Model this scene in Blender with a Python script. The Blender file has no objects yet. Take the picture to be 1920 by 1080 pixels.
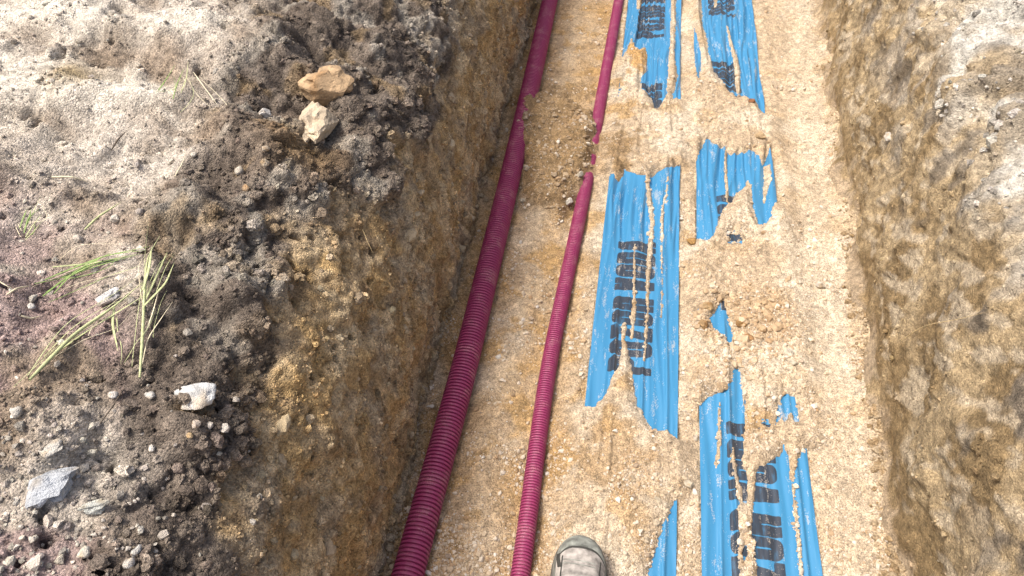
import bpy, math, random
import numpy as np
from mathutils import Vector, Matrix

# ------------------------------------------------------------------ camera, sky, sun, exposure
scene = bpy.context.scene
COL = scene.collection
cam_data = bpy.data.cameras.new('camera')
cam_data.sensor_width = 36.0
cam_data.lens = 26.25
cam_data.clip_start = 0.02
cam_data.clip_end = 500.0
cam = bpy.data.objects.new('camera', cam_data)
COL.objects.link(cam)
cam.location = (0.0, 0.0, 1.5)
cam.rotation_euler = (math.radians(90 - 47.54), 0.0, math.radians(8.9065))
scene.camera = cam

SUN_EL = math.radians(63)
SUN_AZ = math.radians(-104)          # compass angle of the sun from +Y towards +X
world = bpy.data.worlds.new('World')
scene.world = world
world.use_nodes = True
wn = world.node_tree.nodes
wl = world.node_tree.links
bg = wn['Background']
sky = wn.new('ShaderNodeTexSky')
sky.sky_type = 'NISHITA'
sky.sun_disc = False
sky.sun_elevation = SUN_EL
sky.sun_rotation = SUN_AZ
sky.air_density = 0.7
sky.dust_density = 8.0
sky.ozone_density = 0.6
wl.new(sky.outputs[0], bg.inputs[0])
bg.inputs[1].default_value = 0.15

sun_data = bpy.data.lights.new('sun', 'SUN')
sun_data.energy = 1.9
sun_data.angle = math.radians(10)
sun_data.color = (1.0, 0.95, 0.87)
sun = bpy.data.objects.new('sun', sun_data)
COL.objects.link(sun)
sd = Vector((math.sin(SUN_AZ) * math.cos(SUN_EL), math.cos(SUN_AZ) * math.cos(SUN_EL), math.sin(SUN_EL)))
sun.rotation_euler = sd.to_track_quat('Z', 'Y').to_euler()
sun.location = sd * 20

vs = scene.view_settings
vs.view_transform = 'Standard'
vs.look = 'None'
vs.gamma = 1.0
vs.use_curve_mapping = False
vs.exposure = 0.66
scene.cycles.max_bounces = 6

rng = np.random.default_rng(7)
random.seed(7)

# ------------------------------------------------------------------ noise in numpy
def _hash(ix, iy, iz, seed):
    h = (ix.view(np.uint32) * np.uint32(374761393) + iy.view(np.uint32) * np.uint32(668265263)
         + iz.view(np.uint32) * np.uint32(2147483647) + np.uint32(seed * 974711 + 12345))
    h = (h ^ (h >> np.uint32(13))) * np.uint32(1274126177)
    h = (h ^ (h >> np.uint32(16))) * np.uint32(2246822519)
    return h ^ (h >> np.uint32(15))

GR = np.array([[1,1,0],[-1,1,0],[1,-1,0],[-1,-1,0],[1,0,1],[-1,0,1],[1,0,-1],[-1,0,-1],
               [0,1,1],[0,-1,1],[0,1,-1],[0,-1,-1],[1,1,0],[-1,1,0],[0,-1,1],[0,-1,-1]], np.float32)

def perlin(p, seed=0):
    p = p.astype(np.float32)
    i = np.floor(p).astype(np.int32)
    f = p - i.astype(np.float32)
    ic = [np.ascontiguousarray(i[:, k]) for k in range(3)]
    w = f * f * f * (f * (f * 6 - 15) + 10)
    res = 0
    for dx in (0, 1):
        wx = w[:, 0] if dx else 1 - w[:, 0]
        for dy in (0, 1):
            wy = w[:, 1] if dy else 1 - w[:, 1]
            for dz in (0, 1):
                wz = w[:, 2] if dz else 1 - w[:, 2]
                g = GR[_hash(ic[0] + np.int32(dx), ic[1] + np.int32(dy), ic[2] + np.int32(dz), seed) & np.uint32(15)]
                res = res + wx * wy * wz * (g[:, 0] * (f[:, 0] - dx) + g[:, 1] * (f[:, 1] - dy) + g[:, 2] * (f[:, 2] - dz))
    return res

def fbm(p, scale, octaves=3, seed=0, gain=0.5):
    out = 0; a = 1.0; s = 1.0 / scale
    for k in range(octaves):
        out = out + a * perlin(p * s + 17.3 * k, seed + k)
        a *= gain; s *= 2.03
    return out

def worley(p, scale, seed=0):
    """distance to the nearest feature point and that cell's random number"""
    q = (p / scale).astype(np.float32)
    i = np.floor(q - 0.5).astype(np.int32)
    best = np.full(len(q), 9.0, np.float32); rid = np.zeros(len(q), np.float32)
    for dx in (0, 1):
        for dy in (0, 1):
            for dz in (0, 1):
                c = i + np.array([dx, dy, dz], np.int32)
                h = _hash(np.ascontiguousarray(c[:, 0]), np.ascontiguousarray(c[:, 1]), np.ascontiguousarray(c[:, 2]), seed)
                o = 0.1 + 0.8 * np.stack([(h & np.uint32(1023)), (h >> np.uint32(10)) & np.uint32(1023), (h >> np.uint32(20)) & np.uint32(1023)], 1).astype(np.float32) / 1023.0
                d = np.sqrt(((c.astype(np.float32) + o.astype(np.float32) - q) ** 2).sum(1))
                m = d < best
                best = np.where(m, d, best)
                rid = np.where(m, (h & np.uint32(65535)).astype(np.float32) / 65535.0, rid)
    return best, rid

def clods(p, scale, seed=0):
    d, r = worley(p, scale, seed)
    return np.sqrt(np.clip(1 - (d / 0.85) ** 2, 0, 1)) * (0.4 + 0.6 * r), r

def sstep(a, b, x):
    t = np.clip((x - a) / (b - a), 0, 1)
    return t * t * (3 - 2 * t)

def mix(a, b, t):
    t = np.asarray(t)[..., None]
    return np.asarray(a) * (1 - t) + np.asarray(b) * t

# ------------------------------------------------------------------ mesh helpers
def mesh_from(name, V, Fq, cols=None, smooth=True, extra=None):
    """V (n,3); Fq (m,k) with constant k; cols (n,3) linear"""
    V = np.asarray(V, np.float32); Fq = np.asarray(Fq, np.int32)
    me = bpy.data.meshes.new(name)
    k = Fq.shape[1]
    me.vertices.add(len(V)); me.vertices.foreach_set('co', V.ravel())
    me.loops.add(Fq.size); me.loops.foreach_set('vertex_index', Fq.ravel())
    me.polygons.add(len(Fq))
    me.polygons.foreach_set('loop_start', np.arange(0, Fq.size, k, dtype=np.int32))
    me.polygons.foreach_set('use_smooth', np.full(len(Fq), smooth))
    me.update(calc_edges=True)
    if cols is not None:
        a = me.color_attributes.new('Col', 'FLOAT_COLOR', 'POINT')
        c = np.ones((len(V), 4), np.float32); c[:, :3] = np.clip(cols, 0.003, 0.95)
        a.data.foreach_set('color', c.ravel())
    for nm, arr in (extra or {}).items():
        a = me.attributes.new(nm, 'FLOAT', 'POINT')
        a.data.foreach_set('value', np.asarray(arr, np.float32).ravel())
    return me

def link(name, me, mat=None, parent=None):
    o = bpy.data.objects.new(name, me)
    COL.objects.link(o)
    if mat is not None and me is not None:
        me.materials.clear(); me.materials.append(mat)
    if parent is not None:
        o.parent = parent
    return o

def tag(o, label=None, cat=None, group=None, kind=None):
    if label: o['label'] = label
    if cat: o['category'] = cat
    if group: o['group'] = group
    if kind: o['kind'] = kind
    return o

def grid_faces(nu, nv):
    i = np.arange(nu - 1)[:, None] * nv + np.arange(nv - 1)[None, :]
    return np.stack([i, i + nv, i + nv + 1, i + 1], -1).reshape(-1, 4)

# ------------------------------------------------------------------ materials
def new_mat(name):
    m = bpy.data.materials.new(name); m.use_nodes = True
    nt = m.node_tree
    return m, nt.nodes, nt.links, nt.nodes['Principled BSDF']

def soil_material(name, grain=420.0, grain_amt=0.35, bump=0.5, rough=0.95, mid=70.0, mid_amt=0.3, coarse=0.0):
    m, n, l, b = new_mat(name)
    at = n.new('ShaderNodeVertexColor'); at.layer_name = 'Col'
    tc = n.new('ShaderNodeTexCoord')
    def noise(scale, detail=4):
        t = n.new('ShaderNodeTexNoise'); t.inputs['Scale'].default_value = scale; t.inputs['Detail'].default_value = detail
        t.inputs['Roughness'].default_value = 0.65
        l.new(tc.outputs['Object'], t.inputs['Vector']); return t
    vo = n.new('ShaderNodeTexVoronoi'); vo.inputs['Scale'].default_value = grain
    l.new(tc.outputs['Object'], vo.inputs['Vector'])
    sep = n.new('ShaderNodeSeparateColor'); l.new(vo.outputs['Color'], sep.inputs[0])
    n1 = noise(mid, 5)
    def mrange(sock, lo, hi, f0=0.0, f1=1.0):
        r = n.new('ShaderNodeMapRange'); r.inputs[1].default_value = f0; r.inputs[2].default_value = f1
        r.inputs[3].default_value = lo; r.inputs[4].default_value = hi
        l.new(sock, r.inputs[0]); return r.outputs[0]
    g = mrange(sep.outputs[0], 1 - grain_amt, 1 + grain_amt)
    q = mrange(n1.outputs['Fac'], 1 - mid_amt, 1 + mid_amt, 0.3, 0.7)
    mul = n.new('ShaderNodeMath'); mul.operation = 'MULTIPLY'; l.new(g, mul.inputs[0]); l.new(q, mul.inputs[1])
    vm = n.new('ShaderNodeVectorMath'); vm.operation = 'SCALE'
    l.new(at.outputs['Color'], vm.inputs[0]); l.new(mul.outputs[0], vm.inputs['Scale'])
    l.new(vm.outputs[0], b.inputs['Base Color'])
    b.inputs['Roughness'].default_value = rough
    b.inputs['Specular IOR Level'].default_value = 0.25
    n2 = noise(260, 5)
    ad = n.new('ShaderNodeMath'); ad.operation = 'MULTIPLY_ADD'
    l.new(vo.outputs['Distance'], ad.inputs[0]); ad.inputs[1].default_value = -0.8; l.new(n2.outputs['Fac'], ad.inputs[2])
    bp = n.new('ShaderNodeBump'); bp.inputs['Strength'].default_value = bump; bp.inputs['Distance'].default_value = 0.004
    l.new(ad.outputs[0], bp.inputs['Height']); l.new(bp.outputs[0], b.inputs['Normal'])
    if coarse:
        n3 = noise(85, 8); n3.inputs['Roughness'].default_value = 0.72
        b2 = n.new('ShaderNodeBump'); b2.inputs['Strength'].default_value = coarse; b2.inputs['Distance'].default_value = 0.014
        l.new(n3.outputs['Fac'], b2.inputs['Height']); l.new(b2.outputs[0], bp.inputs['Normal'])
    return m

M_SOIL = soil_material('soil', grain=330, grain_amt=0.34, bump=0.8, coarse=0.5)
M_SAND = soil_material('sand', grain=400, grain_amt=0.42, bump=0.7, mid=45, mid_amt=0.16)
M_CLAY = soil_material('clay', grain=300, grain_amt=0.28, bump=0.7, mid=55, mid_amt=0.3, coarse=0.6)
M_GRAIN = soil_material('grain', grain=900, grain_amt=0.1, bump=0.25, mid=200, mid_amt=0.15, rough=0.85)
M_STONE = soil_material('stone', grain=500, grain_amt=0.12, bump=0.45, mid=60, mid_amt=0.22, rough=0.8)
# where the film shows: outlines on the trench floor, in metres
SHOW = {
'L1': [(0.0054, 1.7369), (0.0184, 1.8539), (0.0287, 1.8503), (0.0349, 1.8303), (0.0482, 1.8298), (0.0596, 1.8604), (0.0612, 1.8926), (0.0666, 1.8854), (0.0908, 1.8679), (0.0994, 1.8613), (0.1195, 1.8566), (0.1439, 1.8657), (0.1665, 1.8877), (0.1944, 1.9028), (0.2191, 1.9255), (0.2524, 1.928), (0.2584, 0.9392), (0.2272, 0.9427), (0.2113, 0.9559), (0.1894, 0.9539), (0.1786, 0.9507), (0.1672, 0.9647), (0.1526, 0.9917), (0.1379, 1.0163), (0.1316, 1.0458), (0.1276, 1.0764), (0.1188, 1.1248), (0.1101, 1.1667), (0.1001, 1.2046), (0.1033, 1.2474), (0.097, 1.2626), (0.0883, 1.2451), (0.0917, 1.1638), (0.0879, 1.1167), (0.0724, 1.074), (0.0659, 1.0386), (0.0545, 1.0199), (0.0388, 0.9947), (-0.0023, 0.9898)],
'L0': [(-0.0645, 3.3281), (-0.0125, 2.8519), (-0.0136, 2.5347), (0.0096, 2.5459), (0.0317, 2.6187), (0.0439, 2.7005), (0.0589, 2.6427), (0.0762, 2.6179), (0.0986, 2.6648), (0.1094, 2.5882), (0.1097, 2.4652), (0.0905, 2.4121), (0.0973, 2.337), (0.1241, 2.3209), (0.1405, 2.2703), (0.1472, 2.2292), (0.1634, 2.2382), (0.1771, 2.2826), (0.1924, 2.3689), (0.2101, 2.2976), (0.2524, 2.2977), (0.2642, 3.3796)],
'L0b': [(-0.0034, 2.3763), (0.0151, 2.3862), (0.0251, 2.3461), (0.0211, 2.2846), (-0.0011, 2.2811)],
'L2': [(0.2265, 0.7852), (0.2189, 0.757), (0.2061, 0.725), (0.1928, 0.6822), (0.1767, 0.6131), (0.1569, 0.5121), (0.2575, 0.5279), (0.2581, 0.7901)],
'R0': [(0.2524, 3.3778), (0.2524, 2.6455), (0.2783, 2.6263), (0.2854, 2.5183), (0.2942, 2.4265), (0.3026, 2.4955), (0.3241, 2.5133), (0.3622, 2.4976), (0.3864, 2.42), (0.4281, 2.3451), (0.4358, 2.3529), (0.4459, 2.3713), (0.4651, 2.3509), (0.4877, 2.3313), (0.5159, 2.2647), (0.5497, 2.2636), (0.5929, 3.4311)],
'R1': [(0.2689, 1.88), (0.2915, 2.0001), (0.3076, 2.0595), (0.3254, 2.0915), (0.3352, 2.0639), (0.3555, 2.0555), (0.3777, 2.0533), (0.3971, 2.0279), (0.4362, 2.034), (0.4606, 2.0463), (0.481, 2.0214), (0.4891, 1.9678), (0.4993, 1.9966), (0.5217, 2.0758), (0.5612, 2.082), (0.5564, 1.8356), (0.5276, 1.8113), (0.5022, 1.766), (0.4961, 1.7247), (0.4646, 1.6896), (0.4549, 1.73), (0.4499, 1.7771), (0.4484, 1.8616), (0.4377, 1.9012), (0.4325, 1.8642), (0.4003, 1.8262), (0.3858, 1.7842), (0.3608, 1.7439), (0.3435, 1.6822), (0.3283, 1.6229), (0.3128, 1.6026), (0.2933, 1.6084), (0.2676, 1.6089)],
'R1b': [(0.3668, 1.6469), (0.3901, 1.6596), (0.4153, 1.6477), (0.4032, 1.6168), (0.3744, 1.6079)],
'R2': [(0.3448, 1.3776), (0.3285, 1.3411), (0.3127, 1.3091), (0.3162, 1.2808), (0.3333, 1.2657), (0.3501, 1.2455), (0.3609, 1.2162), (0.3664, 1.2222), (0.3681, 1.2658), (0.356, 1.3399), (0.3518, 1.3787)],
'R2b': [(0.2775, 1.3481), (0.2857, 1.3382), (0.2814, 1.3226), (0.2745, 1.3252)],
'R3': [(0.3696, 1.174), (0.3593, 1.1095), (0.3305, 1.0769), (0.3013, 1.0601), (0.2835, 1.0346), (0.2586, 1.0262), (0.2575, 0.5279), (0.3521, 0.5427), (0.3569, 0.6468), (0.3598, 0.7338), (0.3588, 0.785), (0.3629, 0.8016), (0.3573, 0.8538), (0.35, 0.9028), (0.3536, 0.9333), (0.3583, 0.934), (0.3604, 0.9004), (0.3665, 0.8553), (0.3719, 0.8242), (0.3753, 0.8023), (0.3819, 0.8009), (0.3827, 0.8813), (0.3905, 1.0771), (0.3842, 1.0503), (0.3813, 1.1465)],
'R3b': [(0.4063, 0.8903), (0.4344, 0.912), (0.459, 0.9293), (0.4696, 0.9584), (0.4767, 0.9321), (0.4772, 0.8987), (0.4769, 0.87), (0.4766, 0.771), (0.4761, 0.6655), (0.4738, 0.5618), (0.3933, 0.5492), (0.3948, 0.6527), (0.3861, 0.7379), (0.3924, 0.7903), (0.4011, 0.8415)],
'R3c': [(0.4922, 0.9117), (0.5116, 0.9553), (0.544, 0.9631), (0.5392, 0.5721), (0.4809, 0.5629), (0.4824, 0.6664), (0.4844, 0.7722), (0.485, 0.8712)],
'R3d': [(0.3718, 0.7137), (0.3768, 0.7054), (0.3734, 0.6823), (0.3664, 0.6701), (0.364, 0.6864)],
'R4': [(0.4712, 1.0791), (0.485, 1.0965), (0.5055, 1.0905), (0.509, 1.0256), (0.4993, 1.024), (0.4964, 1.0589), (0.4835, 1.0362), (0.4781, 1.0164), (0.4696, 1.0296), (0.4534, 1.0082), (0.463, 1.0537)],
'R4b': [(0.4183, 1.007), (0.4299, 1.0175), (0.4403, 1.0104), (0.4357, 0.9968), (0.4223, 0.9932)],
}
# sand caught in the folds of the film: centre lines with half widths, in metres
STREAK = {
'a': [(0.1333, 1.8852, 0.0066), (0.136, 1.8075, 0.0065), (0.1484, 1.7226, 0.0095), (0.1554, 1.6481, 0.0062), (0.1522, 1.5511, 0.0075), (0.1492, 1.4192, 0.0057), (0.1529, 1.3099, 0.0028), (0.1499, 1.202, 0.0033), (0.1495, 1.1428, 0.0026)],
'b': [(0.1069, 1.5549, 0.0023), (0.1122, 1.4396, 0.0036), (0.1158, 1.3609, 0.0042), (0.1173, 1.2987, 0.0062), (0.1161, 1.2088, 0.0027)],
'c': [(0.1952, 1.8554, 0.002), (0.1917, 1.7735, 0.004), (0.1818, 1.7158, 0.0035), (0.1829, 1.6616, 0.0054), (0.1837, 1.5561, 0.003), (0.1874, 1.4514, 0.0012), (0.1896, 1.3476, 0.0025), (0.1893, 1.2971, 0.0021)],
'd': [(0.2019, 3.2648, 0.0092), (0.2017, 3.0675, 0.011), (0.2019, 2.681, 0.0101), (0.1991, 2.5794, 0.0119), (0.2046, 2.4513, 0.0172), (0.1965, 2.3457, 0.0149)],
'e': [(0.2984, 3.28, 0.0161), (0.2978, 2.9898, 0.0195), (0.2965, 2.8571, 0.021), (0.3137, 2.7347, 0.0184), (0.3221, 2.6293, 0.0159), (0.3297, 2.507, 0.0232)],
'f': [(0.4126, 2.8328, 0.0042), (0.421, 2.7313, 0.0061), (0.4331, 2.6351, 0.0099), (0.4399, 2.5242, 0.0097), (0.4353, 2.3831, 0.0075)],
'g': [(0.3804, 2.0338, 0.0051), (0.3756, 1.8967, 0.0049), (0.3731, 1.7822, 0.004)],
'h': [(0.5025, 1.9699, 0.01), (0.5011, 1.9033, 0.0098), (0.4909, 1.8505, 0.0064), (0.4843, 1.7996, 0.0032)],
'i': [(0.3284, 1.0476, 0.0015), (0.3269, 0.9927, 0.0037), (0.327, 0.957, 0.0048), (0.3221, 0.9079, 0.0035), (0.3178, 0.8804, 0.0023)],
'j': [(0.3713, 3.0013, 0.0043), (0.3889, 3.2433, 0.0114)],
'k': [(0.0591, 3.1916, 0.0114), (0.0625, 2.9988, 0.0109), (0.061, 2.93, 0.0065)],
'l': [(0.3832, 0.8906, 0.0082), (0.3947, 1.0625, 0.0037)],
}
# stones: name, x, y, z, width, depth, thickness ratio, angularity, colour, turn, label
STONES = [
    ('rock', -0.5871, 1.2615, 0.6378, 0.1231, 0.0985, 0.75, 0.7, (0.55, 0.39, 0.23), -8, 'large tan orange rock on the dark soil above the pale cream rock'),
    ('rock', -0.581, 1.1769, 0.5979, 0.0863, 0.1354, 0.6, 0.9, (0.7, 0.58, 0.42), 12, 'pale cream rock just below the large tan orange rock'),
    ('stone', -0.5151, 0.5051, 0.6397, 0.0571, 0.0525, 0.5, 0.38, (0.74, 0.75, 0.73), 35, 'white three cornered stone alone on dark topsoil near the trench edge'),
    ('rock', -0.6332, 0.3503, 0.6457, 0.0518, 0.0744, 0.55, 0.6, (0.58, 0.62, 0.66), -35, 'large pale blue grey angular rock in the lower left gravel'),
    ('stone', -0.5789, 0.338, 0.6282, 0.0438, 0.0193, 0.6, 0.8, (0.66, 0.68, 0.62), 33, 'flat greenish white wedge stone right of the blue grey rock'),
    ('stone', -0.707, 0.6363, 0.6675, 0.0286, 0.0427, 0.6, 0.4, (0.72, 0.71, 0.7), -20, 'white oval stone lying beneath the dry grass stems'),
    ('pebble', -0.8041, 0.599, 0.6709, 0.0141, 0.0123, 0.7, 0.3, (0.7, 0.68, 0.64), 20, 'small white pebble left of the white oval stone and dry grass'),
    ('pebble', -0.5469, 0.4286, 0.6286, 0.0092, 0.0142, 0.7, 0.4, (0.72, 0.7, 0.64), 25, 'small bright white pebble on dark soil below the three cornered stone'),
    ('pebble', -0.5636, 0.2862, 0.6215, 0.0192, 0.0158, 0.8, 0.1, (0.7, 0.68, 0.6), 30, 'cream egg shaped pebble at the lower left, largest near the photo bottom'),
    ('pebble', -0.5002, 0.2799, 0.6307, 0.0132, 0.0141, 0.9, 0.1, (0.66, 0.62, 0.55), 0, 'round cream pebble at the bottom edge right of the egg shaped pebble'),
    ('pebble', -0.5023, 0.2968, 0.6223, 0.0109, 0.018, 0.8, 0.1, (0.74, 0.72, 0.66), -15, 'upright white oval pebble just above the round cream pebble'),
    ('stone', -0.6432, 0.3867, 0.6662, 0.0295, 0.0196, 0.6, 0.8, (0.62, 0.6, 0.54), 40, 'pale grey slab stone just above the large blue grey rock'),
    ('pebble', -0.6176, 0.4081, 0.6171, 0.0212, 0.0111, 0.7, 0.6, (0.6, 0.57, 0.48), 20, 'long beige pebble right of the pale grey slab stone'),
    ('pebble', -0.6194, 0.3716, 0.6375, 0.0075, 0.0114, 0.8, 0.2, (0.72, 0.7, 0.66), -20, 'tiny white pebble touching the right shadow of the blue grey rock'),
    ('pebble', -0.6197, 0.3427, 0.6404, 0.0159, 0.0089, 0.6, 0.8, (0.7, 0.68, 0.62), 45, 'white stone flake wedged at the lower right of the blue grey rock'),
    ('pebble', -0.4944, 0.4615, 0.6459, 0.0141, 0.0143, 0.8, 0.4, (0.58, 0.5, 0.42), 15, 'buff pebble just below the white three cornered stone'),
    ('pebble', -0.4988, 0.4479, 0.6428, 0.0105, 0.0094, 0.8, 0.4, (0.55, 0.42, 0.25), 0, 'small yellow tan pebble touching the buff pebble from below'),
    ('pebble', -0.695, 0.4155, 0.7001, 0.0188, 0.0165, 0.8, 0.2, (0.66, 0.63, 0.56), -15, 'rounded pale pebble at the left edge below the dry grass'),
    ('pebble', -0.6151, 0.48, 0.6624, 0.0157, 0.0128, 0.7, 0.3, (0.7, 0.67, 0.62), 10, 'white pebble left of the three cornered stone beside the dark twig'),
    ('pebble', -0.5686, 0.4881, 0.6611, 0.0172, 0.0137, 0.7, 0.3, (0.67, 0.64, 0.58), -20, 'white pebble between the dark twig and the three cornered stone'),
    ('pebble', -0.6631, 1.1359, 0.6567, 0.0269, 0.0255, 0.8, 0.6, (0.64, 0.62, 0.58), 10, 'greyish white pebble left of the two large rocks'),
    ('pebble', -0.5958, 0.9754, 0.6688, 0.017, 0.0212, 0.8, 0.3, (0.62, 0.52, 0.38), 20, 'cream pebble, lower of two on the orange soil patch'),
    ('pebble', -0.5991, 0.9971, 0.6813, 0.0162, 0.0139, 0.8, 0.3, (0.66, 0.57, 0.44), 0, 'cream pebble, upper of two on the orange soil patch'),
    ('pebble', -0.6462, 0.9686, 0.6498, 0.0182, 0.0193, 0.9, 0.2, (0.64, 0.58, 0.48), 0, 'round beige pebble left of the orange soil patch'),
    ('pebble', -0.7299, 0.9778, 0.6674, 0.0125, 0.0107, 0.8, 0.2, (0.7, 0.66, 0.56), 20, 'tiny cream pebble left of all beige pebbles below the upper grass tuft'),
    ('pebble', -0.6184, 0.9297, 0.6486, 0.015, 0.0147, 0.8, 0.3, (0.58, 0.42, 0.26), 0, 'orange tan pebble below the orange soil patch'),
    ('pebble', -0.0944, 1.7107, 0.017, 0.0241, 0.0431, 0.8, 0.5, (0.68, 0.64, 0.55), -15, 'white upright pebble leaning on the thin conduit below the sand mound'),
    ('pebble', -0.0735, 1.8076, 0.0483, 0.0245, 0.0238, 0.8, 0.5, (0.68, 0.62, 0.5), 20, 'white pebble on the sand mound beside the thin conduit'),
    ('pebble', -0.2355, 1.712, 0.0033, 0.0211, 0.0254, 0.8, 0.6, (0.66, 0.58, 0.44), 40, 'white angular pebble right of the thick conduit below the sand mound'),
    ('pebble', -0.2388, 1.823, 0.0406, 0.0232, 0.0241, 0.8, 0.5, (0.62, 0.53, 0.4), 10, 'cream pebble between the thick conduit and the sand mound'),
    ('pebble', -0.3401, 2.0547, 0.0067, 0.0143, 0.0221, 0.8, 0.2, (0.62, 0.54, 0.42), 0, 'small pebble between the left wall and the thick conduit'),
    ('pebble', -0.2775, 2.0664, 0.0647, 0.0229, 0.0276, 0.8, 0.3, (0.55, 0.42, 0.28), 0, 'tan pebble on the mound where it buries the thick conduit'),
    ('pebble', 0.4728, 2.3101, 0.0355, 0.0276, 0.0185, 0.8, 0.3, (0.34, 0.16, 0.08), 10, 'red brown pebble lying on the far end of the right blue film'),
    ('pebble', 0.3842, 1.2831, 0.0416, 0.0324, 0.0257, 0.6, 0.5, (0.46, 0.28, 0.12), -10, 'rusty orange stone just right of the small blue film island'),
    ('pebble', 0.4, 1.2418, 0.0439, 0.0319, 0.0238, 0.6, 0.5, (0.44, 0.26, 0.12), 15, 'rusty orange stone, lower right of its like beside the blue film island'),
    ('pebble', 0.3063, 1.3363, 0.0373, 0.0305, 0.031, 0.6, 0.4, (0.48, 0.34, 0.18), 0, 'tan stone upper left of the small blue film island'),
    ('pebble', 0.2916, 1.2662, 0.0444, 0.0283, 0.0332, 0.6, 0.4, (0.42, 0.28, 0.14), 0, 'brown stone left of the small blue film island'),
    ('pebble', 0.3334, 1.0883, 0.0323, 0.0329, 0.0284, 0.6, 0.4, (0.54, 0.4, 0.25), -10, 'buff stone on sand at the head of the lowest blue film piece'),
    ('pebble', 0.502, 1.1801, 0.0428, 0.0233, 0.0203, 0.7, 0.7, (0.7, 0.64, 0.5), -20, 'bright cream pebble in the gravel patch, lower of the two'),
    ('pebble', 0.4987, 1.2114, 0.042, 0.0209, 0.0234, 0.7, 0.6, (0.7, 0.64, 0.52), 30, 'bright cream pebble in the gravel patch, upper of the two'),
    ('pebble', 0.3242, 0.9527, 0.0213, 0.0181, 0.0135, 0.7, 0.4, (0.72, 0.68, 0.6), 0, 'white pebble lying on the lowest blue film piece'),
    ('pebble', 0.1881, 1.2666, 0.0203, 0.0123, 0.0138, 0.8, 0.3, (0.74, 0.7, 0.62), 0, 'tiny white pebble lying on the middle of the left blue film'),
    ('pebble', 0.0688, 1.1445, 0.0241, 0.0145, 0.0133, 0.8, 0.3, (0.66, 0.52, 0.46), 20, 'tiny pinkish pebble on the left blue film beside the lettering'),
    ('lump', 0.2681, 1.5816, 0.0299, 0.0332, 0.0304, 0.6, 0.3, (0.45, 0.27, 0.1), 0, 'rusty sand lump between the two blue films'),
    ('pebble', 0.4876, 2.105, 0.0379, 0.0347, 0.0389, 0.6, 0.4, (0.52, 0.38, 0.22), 0, 'tan lump on the sand between the far and middle pieces of right film'),
    ('pebble', 0.6095, 1.4759, 0.016, 0.0288, 0.021, 0.6, 0.5, (0.62, 0.56, 0.46), 0, 'pale pebble on bare sand near the foot of the right wall'),
    ('stone', 0.7336, 1.7617, 0.3114, 0.0282, 0.0348, 0.5, 0.3, (0.7, 0.66, 0.58), 0, 'white stone stuck in the right trench wall'),
    ('pebble', 0.1884, 0.723, 0.0317, 0.0166, 0.0173, 0.6, 0.8, (0.62, 0.52, 0.38), 30, 'flat buff chip beside the pointed blue film piece, above another chip'),
    ('pebble', 0.1696, 0.6799, 0.0359, 0.0152, 0.0146, 0.6, 0.7, (0.6, 0.5, 0.36), -20, 'buff chip nearest to the boot'),
    ('pebble', 0.1898, 0.7725, 0.0364, 0.018, 0.0189, 0.6, 0.7, (0.62, 0.54, 0.4), 10, 'buff chip just above the tip of the pointed blue film piece'),
    ('pebble', 0.1341, 0.812, 0.0375, 0.0161, 0.018, 0.6, 0.7, (0.58, 0.48, 0.34), 35, 'buff chip on the brown damp sand patch ahead of the boot'),
    ('pebble', 0.2561, 0.8275, 0.0204, 0.0266, 0.0181, 0.6, 0.5, (0.66, 0.58, 0.44), 0, 'cream pebble touching the left edge of the lowest right film piece'),
    ('pebble', 0.2772, 0.9557, 0.0043, 0.0159, 0.0178, 0.7, 0.4, (0.66, 0.58, 0.46), 0, 'round cream pebble left of the lowest film piece below its corner'),
]
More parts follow.
